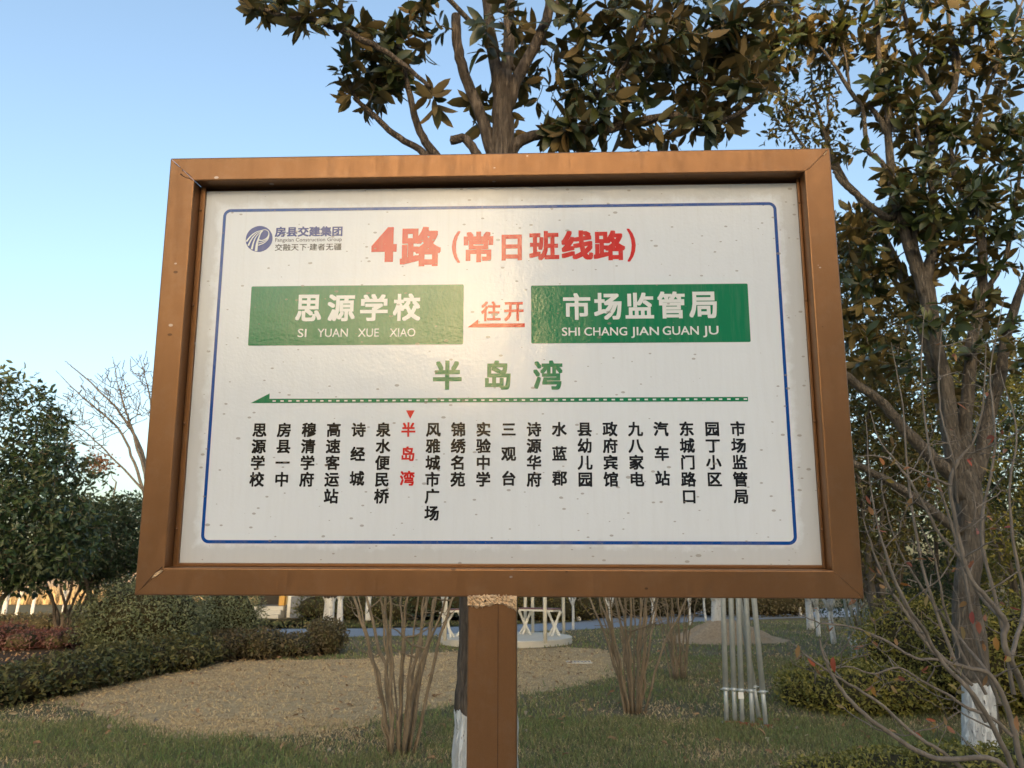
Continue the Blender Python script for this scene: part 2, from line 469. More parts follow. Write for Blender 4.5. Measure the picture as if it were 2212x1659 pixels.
TANW = simple_mat('tan rendered wall', (0.42, 0.32, 0.16), 0.8, 0, 0.15, 3)
DARKG = simple_mat('dark window glass', (0.03, 0.03, 0.03), 0.15, 0, 0.2, 3)
TILE = simple_mat('grey roof tile', (0.13, 0.13, 0.13), 0.8, 0, 0.2, 5, 0.4)
LABELW = simple_mat('white paper label', (0.8, 0.8, 0.76), 0.6, 0, 0.05, 5)


# ------------------------------------------------------------------ ground
def ground_mat(name, a, b_, c, scale=1.0):
    m, nt, b = new_mat(name)
    oc = objco(nt)
    n1 = noise(nt, oc, 0.6 * scale, 5, 0.6); n2 = noise(nt, oc, 9 * scale, 6, 0.7); n3 = noise(nt, oc, 30 * scale, 5, 0.75)
    col = mixc(nt, ramp(nt, n1, [(0.35, (0, 0, 0)), (0.65, (1, 1, 1))]).outputs[0], a, b_)
    col = mixc(nt, ramp(nt, n2, [(0.4, (0, 0, 0)), (0.7, (1, 1, 1))]).outputs[0], col, c)
    col = mixc(nt, ramp(nt, n3, [(0.30, (0.6, 0.6, 0.6)), (0.55, (1, 1, 1))]).outputs[0], (0, 0, 0), col, 'MIX')
    nt.links.new(col, b.inputs['Base Color']); b.inputs['Roughness'].default_value = 0.95
    b.inputs['Specular IOR Level'].default_value = 0.1
    bump(nt, b, math_n(nt, 'ADD', n2, n3), 0.7, 0.03)
    return m


SOIL = ground_mat('lawn soil', (0.13, 0.115, 0.06), (0.20, 0.155, 0.095), (0.10, 0.10, 0.05))
STRAWG = ground_mat('dry lawn', (0.52, 0.39, 0.21), (0.44, 0.32, 0.17), (0.30, 0.21, 0.11), 0.9)
MOUNDM = ground_mat('bare clay', (0.42, 0.31, 0.19), (0.48, 0.36, 0.23), (0.30, 0.22, 0.14), 1.5)
BEDM = ground_mat('leaf litter bed', (0.07, 0.05, 0.032), (0.09, 0.065, 0.045), (0.05, 0.036, 0.024), 1.6)
PATHM = ground_mat('blue grey paving', (0.24, 0.275, 0.31), (0.27, 0.30, 0.335), (0.22, 0.25, 0.28), 1.0)
FIELDM = ground_mat('far sunlit reed field', (0.50, 0.36, 0.22), (0.62, 0.47, 0.31), (0.36, 0.25, 0.15), 0.4)


def sheet(name, pts, z, mat):
    bm = bmesh.new(); vs = [bm.verts.new((p[0], p[1], z)) for p in pts]
    f = bm.faces.new(vs)
    if f.normal.z < 0: f.normal_flip()
    bmesh.ops.triangulate(bm, faces=bm.faces[:])
    me = bpy.data.meshes.new(name); bm.to_mesh(me); bm.free()
    return tag(link(name, me, None, mat), kind='structure')


def grid_ground():
    n = 40
    xs = np.concatenate([-np.geomspace(600, 1, n // 2), np.geomspace(1, 600, n // 2)]); ys = np.concatenate([[-300, -60, -10], np.geomspace(1, 900, n)])
    v = np.array([(x, y, 0) for y in ys for x in xs]); nx = len(xs)
    f = [(j * nx + i, j * nx + i + 1, (j + 1) * nx + i + 1, (j + 1) * nx + i) for j in range(len(ys) - 1) for i in range(nx - 1)]
    return np_mesh('ground', v, np.array(f), False, None, SOIL)


tag(link('ground', grid_ground()), kind='structure')

straw_px = [(40, 1510), (149, 1486), (260, 1463), (409, 1443), (484, 1424), (632, 1426), (781, 1424), (918, 1410), (1060, 1404), (1216, 1398), (1300, 1402), (1360, 1425),
            (1330, 1462), (1216, 1488), (1123, 1503), (985, 1523), (918, 1534), (818, 1560), (707, 1582), (558, 1595), (372, 1597), (298, 1586), (223, 1553), (167, 1527), (74, 1517)]


def ragged(pxs, amp=0.12, sub=8, z=0.0):
    P = [G(x, y) for x, y in pxs]; out = []
    for i in range(len(P)):
        a, b = P[i], P[(i + 1) % len(P)]
        for k in range(sub):
            p = a.lerp(b, k / sub); out.append((p.x + rng.normal(0, amp), p.y + rng.normal(0, amp)))
    return out


straw_poly = ragged(straw_px, 0.05)
sheet('dry_lawn', straw_poly, 0.004, STRAWG)
bed_poly = ragged([(-320, 1560), (60, 1520), (150, 1490), (260, 1468), (409, 1450), (470, 1432), (560, 1426), (690, 1420), (735, 1390), (735, 1372), (560, 1350), (-100, 1340), (-700, 1380)], 0.05)
sheet('planting_bed', bed_poly, 0.008, BEDM)
# curved path
near = [(-500, 1385), (300, 1378), (720, 1377), (950, 1373), (1240, 1362), (1330, 1356), (1400, 1350), (1500, 1344), (1700, 1336), (1900, 1332), (2500, 1322)]
far = [(2500, 1305), (1900, 1312), (1700, 1315), (1500, 1321), (1400, 1326), (1330, 1332), (1240, 1345), (950, 1356), (720, 1359), (300, 1360), (-500, 1362)]
path_poly = [(G(x, y).x, G(x, y).y) for x, y in near + far]
sheet('path', path_poly, 0.012, PATHM)


def inpoly(P, poly):
    poly = np.array(poly); x, y = P[:, 0], P[:, 1]; inside = np.zeros(len(P), bool); j = len(poly) - 1
    for i in range(len(poly)):
        xi, yi, xj, yj = poly[i][0], poly[i][1], poly[j][0], poly[j][1]
        c = ((yi > y) != (yj > y)) & (x < (xj - xi) * (y - yi) / (yj - yi + 1e-12) + xi)
        inside ^= c; j = i
    return inside


# the pavement and road the viewer stands on (unseen; pale, to bounce light up)
sheet('pavement', [(-60, -3), (60, -3), (60, 2.6), (-60, 2.6)], 0.004, ground_mat('pale paving slabs', (.42, .40, .37), (.36, .345, .32), (.46, .45, .42), 1.0))
sheet('road', [(-60, -20), (60, -20), (60, -3.05), (-60, -3.05)], 0.004, ground_mat('weathered road concrete', (.28, .28, .27), (.24, .24, .235), (.31, .31, .30), 1.0))

# soil mound round the whitewashed tree
def mound(name, cx, cy, rx, ry, h, mat):
    n, m = 18, 40; v = [(cx, cy, h)]
    for i in range(1, n + 1):
        t = i / n
        for j in range(m):
            a = 2 * math.pi * j / m; k = 1 + 0.10 * math.sin(3 * a + 1) + 0.06 * math.sin(7 * a)
            z = h * (math.cos(min(1, t) * math.pi) * 0.5 + 0.5) + rng.normal(0, 0.012) * (t < 1) - (0.02 if i == n else 0)
            v.append((cx + rx * k * t * math.cos(a), cy + ry * k * t * math.sin(a), z))
    f = [(0, 1 + j, 1 + (j + 1) % m, 1 + (j + 1) % m) for j in range(m)]
    tri = []
    for j in range(m): tri.append((0, 1 + j, 1 + (j + 1) % m))
    for i in range(n - 1):
        for j in range(m):
            a, b = 1 + i * m + j, 1 + i * m + (j + 1) % m; c, d = a + m, b + m
            tri += [(a, c, d), (a, d, b)]
    return tag(link(name, np_mesh(name, np.array(v), np.array(tri), True, None, mat)), kind='structure')


mc = G(1565, 1384)
mound('soil_mound', mc.x, mc.y, 1.75, 1.3, 0.55, MOUNDM)

# far sunlit reed bank behind the trees on the left
fb = np.array([(-90, 52, 0.0), (-14, 52, 0.0), (-14, 64, 2.4), (-90, 64, 2.4), (-14, 120, 2.6), (-90, 120, 2.6)])
fb2 = np.array([(-14, 58, 0.0), (0, 60, 0.0), (0, 70, 2.0), (-14, 64, 2.0)])
tag(link('reed_bank', np_mesh('reed_bank', fb, np.array([(0, 1, 2, 3), (3, 2, 4, 5)]), False, None, FIELDM)), kind='structure')
tag(link('reed_bank', np_mesh('reed_bank', np.array([(-13.99, 58, 0.0), (2, 60, 0.0), (2, 72, 2.2), (-13.99, 70, 2.2)]), np.array([(0, 1, 2, 3)]), False, None, FIELDM)), kind='structure')


def reeds():
    n = 9000; P = np.stack([-70 + 57 * rng.random(n), 50.5 + 5 * rng.random(n)], 1)
    return P


# grass blades ------------------------------------------------------
def blades(n, y0, y1, w, h, lie=0.5):
    y = np.sqrt(rng.random(n) * (y1 ** 2 - y0 ** 2) + y0 ** 2); x = (rng.random(n) * 2 - 1) * (y * 0.82 + 0.5)
    return np.stack([x, y], 1), np.full(n, w), np.full(n, h)


def blade_mesh(name, P, w, h, lie, mat, z0=0.0, tint=None):
    n = len(P); a = rng.random(n) * 2 * math.pi; s = np.stack([np.cos(a), np.sin(a), np.zeros(n)], 1)
    b = rng.random(n) * 2 * math.pi; l = np.stack([np.cos(b), np.sin(b), np.zeros(n)], 1)
    h = h * (0.5 + rng.random(n)); w = w * (0.7 + 0.6 * rng.random(n)); lean = lie * (0.3 + rng.random(n))
    base = np.stack([P[:, 0], P[:, 1], np.full(n, z0)], 1); up = np.array([0, 0, 1.0])
    mid = base + (up * 0.6 + l * (lean * 0.4)[:, None]) * h[:, None]
    tip = base + (up * (1.0 - 0.35 * lean)[:, None] + l * lean[:, None]) * h[:, None]
    V = np.stack([base - s * w[:, None] / 2, base + s * w[:, None] / 2, mid + s * w[:, None] * .4, mid - s * w[:, None] * .4, tip], 1).reshape(-1, 3)
    o = (np.arange(n) * 5)[:, None]
    F = np.concatenate([o + np.array([[0, 1, 2]]), o + np.array([[0, 2, 3]]), o + np.array([[3, 2, 4]])])
    if tint is None: tint = rng.random(n)
    return np_mesh(name, V, F, False, np.repeat(tint, 5), mat)


gp, gw, gh = [], [], []
for n, y0, y1, w, h in ((130000, 4.6, 9, .008, .06), (85000, 9, 16, .011, .06), (50000, 16, 30, .022, .065)):
    P, w_, h_ = blades(n, y0, y1, w, h); gp.append(P); gw.append(w_); gh.append(h_)
gp = np.concatenate(gp); gw = np.concatenate(gw); gh = np.concatenate(gh)
ins = inpoly(gp + rng.normal(0, .16, gp.shape), straw_poly); inb = inpoly(gp, bed_poly); inpth = inpoly(gp, path_poly)
inm = ((gp[:, 0] - mc.x) / 1.75) ** 2 + ((gp[:, 1] - mc.y) / 1.3) ** 2 < 0.9
gz = G(1092, 1388)
ingz = (gp[:, 0] - gz.x) ** 2 + (gp[:, 1] - gz.y) ** 2 < 1.7 ** 2
# thin, patchy lawn: clumps
patch = np.sin(gp[:, 0] * 1.7 + 2 * np.sin(gp[:, 1] * 0.9)) + np.sin(gp[:, 1] * 2.3 + gp[:, 0] * 0.8) + rng.normal(0, 0.8, len(gp))
patch = patch + 1.1 * np.sin(gp[:, 0] * 5.3 + np.sin(gp[:, 1] * 4.1) * 2.2) * np.sin(gp[:, 1] * 3.7 + gp[:, 0] * 1.9)
lawn_ok = ~(ins | inb | inpth | inm | ingz)
keep = lawn_ok & (patch > -1.0)
lawn = link('lawn_grass', blade_mesh('lawn_grass', gp[keep], gw[keep], gh[keep], 0.7, GRASS, tint=np.clip(0.5 + 0.16 * patch[keep] + rng.normal(0, .12, keep.sum()), 0, 1)))
tag(lawn, 'short patchy green winter grass covering the lawn', 'grass', kind='stuff')
P = reeds()
tag(link('reeds', blade_mesh('reeds', P, np.full(len(P), .10), np.full(len(P), 1.0), .5, STRAW)), 'tall dry reeds catching warm light beyond the left trees', 'reeds', kind='stuff')
# dry yellow blades through the green lawn
dk = lawn_ok & (rng.random(len(gp)) < np.where(patch < -.6, .45, .08))
tag(link('dead_grass', blade_mesh('dead_grass', gp[dk] + rng.normal(0, .02, (dk.sum(), 2)), gw[dk], gh[dk] * 0.6, 1.5, STRAW)), 'scattered dead yellow blades among the green grass', 'dead grass', kind='stuff')
sk = ins & ~ingz & (np.sin(gp[:, 0] * 11 + np.sin(gp[:, 1] * 7) * 2) * np.sin(gp[:, 1] * 5 + gp[:, 0] * 3) + rng.normal(0, .5, len(gp)) > -.35)
st = gp[sk]; stt = np.clip(.46 + .34 * np.sin(st[:, 0] * 3.1 + 2 * np.sin(st[:, 1] * 2.3)) * np.sin(st[:, 1] * 4.4 + st[:, 0]) + .16 * np.sin(st[:, 0] * 13 + st[:, 1] * 5) * np.sin(st[:, 1] * 17) + rng.normal(0, .12, len(st)), 0, 1)
tag(link('dry_grass', blade_mesh('dry_grass', st, gw[sk] * 1.2, gh[sk] * 0.45, 2.2, STRAW, 0.004, stt)), 'short dry straw coloured turf of the oval bare patch', 'dry turf', kind='stuff')


# ------------------------------------------------------------------ branching by growing towards leaf targets
def grow(tubes, nodes_p, nodes_r, targets, rmax=0.012, rmin=0.0025, sides=5, steps=4, wob=0.02, bias=0.12, pen=0.0):
    """join each target to the nearest wood; returns twig end directions"""
    P = np.array(nodes_p, float); R = np.array(nodes_r, float); T = np.array(targets, float)
    cap = len(P) + len(T) * steps + 8
    PP = np.zeros((cap, 3)); RR = np.zeros(cap); n = len(P); PP[:n] = P; RR[:n] = R
    d0 = np.min(np.linalg.norm(T[:, None] - P[None], axis=2), axis=1) if len(T) * len(P) < 6e6 else np.linalg.norm(T - P.mean(0), axis=1)
    order = np.argsort(d0); dirs = np.zeros_like(T)
    for k in order:
        t = T[k]; d = np.linalg.norm(PP[:n] - t, axis=1); j = int(np.argmin(d + pen * np.maximum(0, PP[:n, 2] - t[2] + .45 * d))); p0 = PP[j]; L = d[j]
        r0 = min(RR[j] * 0.75, rmax * (0.5 + min(1.0, L)))
        r0 = max(r0, rmin * 1.3)
        mid = (p0 + t) / 2 + np.array([0, 0, -bias * L]) + rng.normal(0, 0.06 * L, 3)
        pts = [p0]
        for i in range(1, steps + 1):
            u = i / steps; q = (1 - u) ** 2 * p0 + 2 * u * (1 - u) * mid + u * u * t
            if i < steps: q = q + rng.normal(0, wob * L, 3)
            pts.append(q)
        rr = np.linspace(r0, rmin, steps + 1)
        tubes.add(pts, list(rr), sides, cap=False)
        for i in range(1, steps + 1): PP[n] = pts[i]; RR[n] = rr[i]; n += 1
        dirs[k] = (pts[-1] - pts[-2]) / (np.linalg.norm(pts[-1] - pts[-2]) + 1e-9)
    return dirs


def rosettes(T, D, n0, n1, size, open0=30, open1=85, up=0.35, droop=0.5):
    """whorls of leaves: positions, directions, upper sides, sizes"""
    pos, X, N, S = [], [], [], []
    for t, d in zip(T, D):
        d = d + np.array([0, 0, up]); d = d / np.linalg.norm(d)
        n = rng.integers(n0, n1 + 1)
        a = np.cross(d, [0.3, 0.5, 0.8]); a /= np.linalg.norm(a); b = np.cross(d, a)
        for k in range(n):
            ph = k * 2.4 + rng.normal(0, 0.3); th = rad(open0 + (open1 - open0) * rng.random())
            x = d * math.cos(th) + (a * math.cos(ph) + b * math.sin(ph)) * math.sin(th)
            x = x + np.array([0, 0, -droop * rng.random()])
            pos.append(t - d * 0.13 * rng.random() + x * 0.012); X.append(x); N.append(d + rng.normal(0, 0.5, 3)); S.append(size * (0.5 + 0.65 * rng.random()))
    return np.array(pos), np.array(X), np.array(N), np.array(S)


def limb_set(limbs, sides=10, sub=5, wob=0.003):
    tb = Tubes(); np_, nr = [], []
    for pts, rads in limbs:
        p, r = smooth_line(pts, rads, sub, wob)
        tb.add(p, list(r), sides); np_ += list(p[1:]); nr += list(r[1:])
    return tb, np_, nr


MAG_T = leaf_template(0.19, 0.16, 0.22, 2)
MAG_V = []


def leaf_objects(root, base, pos, X, N, S, mats, variants, count, cam_sort=True):
    """the leaves that show largest become parts; returns mask of the rest"""
    c = np.array([0, 0, EYE]); f = np.array([0, CP, SP])
    d = (pos - c); z = d @ f
    sx = 1106 + FPX * d[:, 0] / z; v = -d[:, 1] * SP + d[:, 2] * CP; sy = 829.5 - FPX * v / z
    inside = (sx > -20) & (sx < 2232) & (sy > -20) & (sy < 1680)
    hidden = (sx > 360) & (sx < 1830) & (sy > 345) & (sy < 1290)
    score = np.where(inside & ~hidden, S / z, -1)
    order = np.argsort(-score)[:count]; M = frames(X, N)
    for k in order:
        if score[k] <= 0: continue
        m = Matrix.Identity(4); s = S[k]
        for i in range(3):
            for j in range(3): m[i][j] = M[k][i][j] * s
            m[i][3] = pos[k][i] - base[i]
        link('leaf', variants[int(rng.integers(len(variants)))], root, None, m)
    rest = np.ones(len(pos), bool); rest[[k for k in order if score[k] > 0]] = False
    return rest


def variants(mat, n=4, w=0.19):
    out = []
    for i in range(n):
        v, f = leaf_template(w * (0.85 + 0.1 * i), 0.04 + 0.09 * i, 0.15 + 0.1 * (i % 3), 2)
        out.append(np_mesh('leaf', v, f, True, None, mat))
    return out


# ---------------- centre magnolia
def centre_magnolia():
    D = 4.7
    b = W(1050, 1620, D); b.z = 0
    base = Vector((b.x, D, 0))
    root = empty('magnolia_tree', base, 'large rusty-leaved magnolia with split grey trunk directly behind the route sign', 'tree')
    w = lambda x, y, d=D: W(x, y, d)
    limbs = [
        ([base + Vector((0, 0, -0.1)), w(1046, 1660), w(1052, 1500), w(1048, 1290), w(1062, 900), w(1080, 500), w(1086, 330), w(1086, 230), w(1088, 160)],
         [.24, .20, .19, .165, .14, .11, .090, .078, .068]),
        ([w(1086, 250), w(1072, 160), w(1058, 60), w(1048, -40), w(1040, -160)], [.06, .05, .042, .036, .025]),
        ([w(1088, 200), w(1098, 110), w(1101, 0), w(1110, -120), w(1100, -300)], [.055, .046, .042, .036, .026]),
        ([w(1078, 380), w(1060, 320), w(1038, 250), w(1012, 180), w(990, 110), w(985, 34)], [.052, .048, .044, .042, .040, .038]),
        ([w(1060, 400), w(1030, 335), w(1004, 300), w(974, 303)], [.045, .035, .033, .034]),
        ([w(1092, 240), w(1120, 165), w(1160, 90), w(1184, 30), w(1196, -60), w(1230, -180)], [.052, .047, .042, .040, .034, .026]),
        ([w(1085, 370), w(1115, 312), w(1176, 286), w(1215, 274), w(1295, 283), w(1370, 265), w(1459, 250), w(1524, 265), w(1593, 247), w(1646, 206)],
         [.06, .045, .036, .034, .032, .030, .028, .024, .020, .013]),
        ([w(1060, 470), w(990, 400), w(940, 333), w(908, 286), w(892, 232), w(878, 175), w(865, 120), w(850, 40)], [.05, .042, .036, .030, .026, .022, .018, .010]),
        ([w(925, 340), w(905, 322), w(851, 289), w(806, 247), w(776, 220), w(752, 180)], [.034, .026, .024, .021, .017, .01]),
        ([w(930, 190, D - .3), w(860, 130, D - .3), w(790, 89, D - .4), w(732, 64, D - .4), w(678, 43, D - .4), (w(628, 37, D - .4)), w(568, 20, D - .4), w(505, -8, D - .4)], [.014, .019, .022, .021, .019, .017, .014, .008]),
        ([w(1112, 150, D), w(1010, 40, D - .1), w(940, -30, D - .2), w(880, -90, D - .3)], [.02, .02, .018, .012]),
        ([w(1290, 285), w(1330, 180, D - .2), w(1390, 60, D - .2), w(1430, -80, D - .2)], [.02, .017, .014, .01]),
        ([w(1190, 20), w(1300, -60, D + .2), w(1450, -120, D + .3), w(1600, -140, D + .2)], [.03, .028, .022, .013]),
        ([w(1215, 274), w(1300, 200, D + .4), w(1420, 120, D + .5), w(1540, 60, D + .5), w(1640, -20, D + .5)], [.022, .02, .018, .015, .01]),
    ]
    tb, P, R = limb_set(limbs, 12)
    link('trunk', tb.build('trunk', BARK_C, base), root)
    T = []

    def blob(px, py, d, rpx, rpy, rd, n):
        c = W(px, py, d); s = (d * 1.08) / FPX
        T.extend(ellip(c, (rpx * s, rd, rpy * s), n))
    blob(850, 120, D, 62, 80, .35, 26)
    blob(800, 170, D, 75, 75, .3, 19)
    blob(905, 70, D, 45, 60, .3, 11)
    blob(745, 40, D - .4, 60, 30, .2, 10)
    blob(640, 20, D - .4, 55, 22, .2, 6)
    blob(560, 0, D - .4, 30, 14, .2, 3)
    blob(930, 230, D - .1, 22, 25, .1, 2)
    blob(1200, 120, D + .2, 100, 130, .5, 26)
    blob(1330, 110, D, 130, 150, .6, 50)
    blob(1480, 110, D, 130, 140, .6, 48)
    blob(1610, 90, D, 100, 110, .5, 31)
    blob(1400, 270, D, 230, 45, .4, 34)
    blob(1220, 290, D, 90, 35, .3, 11)
    blob(1560, 210, D, 110, 60, .4, 18)
    blob(1075, 250, D + .3, 60, 70, .3, 7)
    blob(1060, 60, D - .3, 70, 60, .3, 7)
    # the crown above and behind the frame
    T.extend(ellip(W(1250, -420, D), (2.3, 1.8, 1.5), 90, 0.3))
    T = np.array(T)
    tw = Tubes(); dirs = grow(tw, P, R, T, 0.012, 0.003, 5, 4, 0.03, 0.10)
    tag(link('twigs', tw.build('twigs', TWIG, base), root), kind='stuff')
    pos, X, N, S = rosettes(T, dirs, 6, 10, 0.175)
    rest = leaf_objects(root, base, pos, X, N, S, MAG, variants(MAG), 300)
    tag(link('foliage', leaf_mesh('foliage', pos[rest], X[rest], N[rest], S[rest], MAG_T, MAG, base=base, smooth=True), root), kind='stuff')


centre_magnolia()


def right_magnolia():
    D = 6.5
    b = G(2119, 1625); base = Vector((b.x, b.y, 0)); D = b.y
    root = empty('magnolia_tree', base, 'tall many-limbed magnolia at the right edge with whitewashed trunk base', 'tree')
    w = lambda x, y, d=D: W(x, y, d)
    limbs = [
        ([base + Vector((0, 0, -.1)), w(2119, 1600), w(2112, 1500), w(2090, 1400), w(2085, 1300), w(2098, 1180), w(2092, 1060), w(2080, 1020)], [.19, .155, .135, .12, .112, .112, .125, .10]),
        ([w(2085, 1080), w(2062, 990), w(2052, 900), w(2042, 823), w(2020, 740), w(2004, 640), w(1995, 590)], [.10, .085, .075, .072, .075, .085, .06]),
        ([w(2000, 640), w(1975, 570), w(1957, 516), w(1938, 450), w(1925, 384), w(1920, 300), w(1917, 230), w(1904, 160), w(1896, 60), w(1890, -80)], [.07, .06, .055, .052, .048, .042, .038, .03, .026, .02]),
        ([w(1998, 620), w(2014, 540), w(2017, 440), w(2010, 360), w(2020, 260), w(2062, 180), w(2050, 60), w(2040, -60)], [.06, .052, .046, .04, .034, .03, .024, .018]),
        ([w(1998, 610), w(1975, 520), w(1990, 430), w(1996, 350), w(1960, 200)], [.05, .04, .035, .03, .015]),
        ([w(2098, 1040), w(2085, 955), w(2086, 900), w(2095, 800), w(2102, 728), w(2120, 640), w(2122, 569), w(2117, 500), w(2092, 437), w(2066, 390), w(2050, 300)], [.09, .075, .065, .06, .058, .052, .05, .046, .04, .03, .02]),
        ([w(2092, 1060), w(2120, 985), w(2135, 900), w(2158, 823), w(2180, 700), w(2230, 560)], [.09, .075, .065, .06, .05, .03]),
        ([w(2080, 1040), w(2030, 1005), w(1985, 960), w(1950, 925), w(1905, 870), w(1845, 825), w(1790, 780), w(1700, 720)], [.08, .07, .064, .058, .05, .045, .04, .03]),
        ([w(2075, 1150), w(1990, 1087), w(1920, 1040), w(1852, 1005), w(1780, 960)], [.05, .045, .04, .036, .03]),
        ([w(1920, 300), w(1890, 240), w(1850, 215), w(1820, 170), w(1795, 130), w(1760, 90)], [.034, .028, .026, .022, .018, .01]),
        ([w(1918, 370), w(1895, 340), w(1875, 325), w(1868, 270), w(1862, 230), w(1835, 190), w(1825, 110), w(1800, 20)], [.03, .028, .028, .024, .02, .017, .012, .006]),
        ([w(1935, 460), w(1915, 470), w(1850, 420), w(1820, 395), w(1800, 370)], [.045, .042, .035, .03, .02]),
        ([w(2030, 220), w(1990, 150), w(1965, 90), w(1945, -20), w(1920, -120)], [.034, .032, .028, .022, .012]),
        ([w(2062, 200), w(2070, 120), w(2050, 40), w(2045, -80)], [.028, .025, .02, .015]),
        ([w(2100, 300), w(2130, 200), w(2170, 100), w(2210, 0)], [.022, .02, .018, .012]),
        ([w(2120, 640), w(2170, 560), w(2195, 440), w(2212, 300)], [.03, .026, .022, .014]),
    ]
    tb, P, R = limb_set(limbs, 12, wob=0.004)
    link('trunk', tb.build('trunk', BARK_R, base), root)
    T = []

    def blob(px, py, d, rpx, rpy, rd, n):
        c = W(px, py, d); s = (d * 1.06) / FPX
        T.extend(ellip(c, (rpx * s, rd, rpy * s), n))
    blob(1640, 150, D + .3, 45, 70, .4, 9)
    blob(1700, 110, D + .3, 55, 60, .4, 10)
    blob(1690, 20, D, 70, 50, .4, 10)
    blob(1760, 50, D, 70, 60, .5, 22)
    blob(1680, 60, D, 60, 70, .4, 17)
    blob(1850, 60, D, 80, 80, .7, 24)
    blob(1960, 60, D, 90, 110, .8, 41)
    blob(2080, 90, D, 90, 110, .8, 37)
    blob(2180, 150, D, 70, 140, .8, 31)
    blob(1900, 190, D, 60, 60, .5, 17)
    blob(1980, 240, D, 80, 90, .7, 34)
    blob(2080, 300, D, 90, 90, .7, 31)
    blob(2170, 360, D, 70, 100, .7, 24)
    blob(1950, 370, D, 55, 60, .4, 14)
    blob(2050, 420, D - .3, 110, 60, .5, 24)
    blob(2150, 520, D, 80, 80, .6, 17)
    blob(1870, 560, D + .3, 60, 70, .4, 14)
    blob(1990, 500, D, 60, 70, .5, 10)
    blob(1840, 330, D, 30, 40, .2, 2)
    blob(1830, 470, D + .2, 35, 60, .3, 7)
    blob(2000, 720, D, 130, 90, .8, 17)
    blob(2130, 800, D + .3, 80, 120, .8, 14)
    for a in ((1960, 450, D, 60, 80, .5, 12), (2050, 500, D - .2, 90, 70, .5, 16), (2150, 430, D - .2, 80, 80, .5, 16), (2170, 620, D, 70, 90, .6, 14), (2060, 620, D + .3, 70, 80, .6, 12),
              (1900, 470, D + .3, 60, 50, .4, 9), (1870, 640, D + .6, 55, 70, .5, 12), (1960, 640, D + .5, 60, 80, .5, 10), (1880, 760, D + .6, 60, 60, .5, 12), (1850, 560, D + .8, 40, 80, .4, 10), (1860, 700, D + .8, 45, 90, .4, 12), (2150, 760, D + .4, 80, 70, .6, 10)): blob(*a)
    T.extend(ellip(W(2150, -350, D), (2.2, 1.9, 1.3), 60, 0.3))
    T.extend(ellip(W(2420, 150, D), (1.2, 1.6, 1.9), 45, 0.3))
    T = np.array(T)
    tw = Tubes(); dirs = grow(tw, P, R, T, 0.014, 0.0035, 5, 4, 0.03, 0.08)
    tag(link('twigs', tw.build('twigs', STEM_G, base), root), kind='stuff')
    pos, X, N, S = rosettes(T, dirs, 7, 12, 0.195, droop=.35)
    rest = leaf_objects(root, base, pos, X, N, S, MAG_R, variants(MAG_R), 300)
    tag(link('foliage', leaf_mesh('foliage', pos[rest], X[rest], N[rest], S[rest], MAG_T, MAG_R, base=base, smooth=True), root), kind='stuff')


right_magnolia()


# ---------------- broad-leaved background trees
def tree(name, label, cat, base, trunk_pts, trunk_r, blobs, leafmat, leafsize, tmpl, bark, n_leaf=8, group=None, leaf_parts=0, rmax=0.02, open1=95, width=0.19, shell=0.3):
    root = empty(name, base, label, cat, group)
    tb, P, R = limb_set([(pts, rr) for pts, rr in zip(trunk_pts, trunk_r)], 8, 4, 0.01)
    link('trunk', tb.build('trunk', bark, base), root)
    T = []
    for c, r, n in blobs: T.extend(ellip(c, r, n, shell))
    T = np.array(T); T = T[T[:, 2] > 0.15]
    if len(T) == 0: return root
    tw = Tubes(); dirs = grow(tw, P, R, T, rmax, rmax * .22, 4, 3, 0.03, 0.08)
    tag(link('twigs', tw.build('twigs', TWIG, base), root), kind='stuff')
    if leafmat is not None:
        pos, X, N, S = rosettes(T, dirs, max(2, n_leaf - 2), n_leaf + 2, leafsize, 25, open1, 0.2)
        pos = pos + rng.normal(0, leafsize * 0.6, pos.shape)
        rest = np.ones(len(pos), bool)
        if leaf_parts: rest = leaf_objects(root, base, pos, X, N, S, leafmat, variants(leafmat, 3, width), leaf_parts)
        tag(link('foliage', leaf_mesh('foliage', pos[rest], X[rest], N[rest], S[rest], tmpl, leafmat, base=base), root), kind='stuff')
    return root


MED_T = leaf_template(0.20, 0.15, 0.2, 1)
LOW_T = leaf_template(0.24, 0.15, 0.25, 0)


def multi_trunk(base, n, spread, h, r):
    pts, rr = [], []
    for k in range(n):
        a = 2 * math.pi * (k + rng.random() * .6) / n; s = spread * (0.5 + 0.7 * rng.random())
        e = base + Vector((math.cos(a) * s, math.sin(a) * s, h * (0.85 + .3 * rng.random())))
        m1 = base + Vector((math.cos(a) * s * .25, math.sin(a) * s * .25, h * .33)); m2 = base + Vector((math.cos(a + .3) * s * .6, math.sin(a + .3) * s * .6, h * .66))
        pts.append([base + Vector((math.cos(a) * r * 1.2, math.sin(a) * r * 1.2, -0.05)), m1, m2, e]); rr.append([r, r * .8, r * .55, r * .25])
    return pts, rr


def at(px, d): p = W(px, 1300, d); return Vector((p.x, d, 0))


# left big evergreen
b = at(-30, 13.5)
pt, rr = multi_trunk(b, 6, 1.3, 3.0, .06)
tree('evergreen_tree', 'big dark glossy evergreen tree cut by the left edge of the picture', 'tree', b, pt, rr,
     [(b + Vector((-.2, 0, 2.9)), (2.05, 1.7, 1.6), 560), (b + Vector((-.45, 0, 4.2)), (1.35, 1.2, 1.45), 280), (b + Vector((.9, -.3, 2.3)), (1.15, 1.1, 1.0), 260)],
     EVER, 0.15, MED_T, BARK_P, 15, leaf_parts=300, width=.2)
STEMW = bark_mat('white footed stems', (0.09, .075, .06), (.17, .14, .11), 30, white=.32)
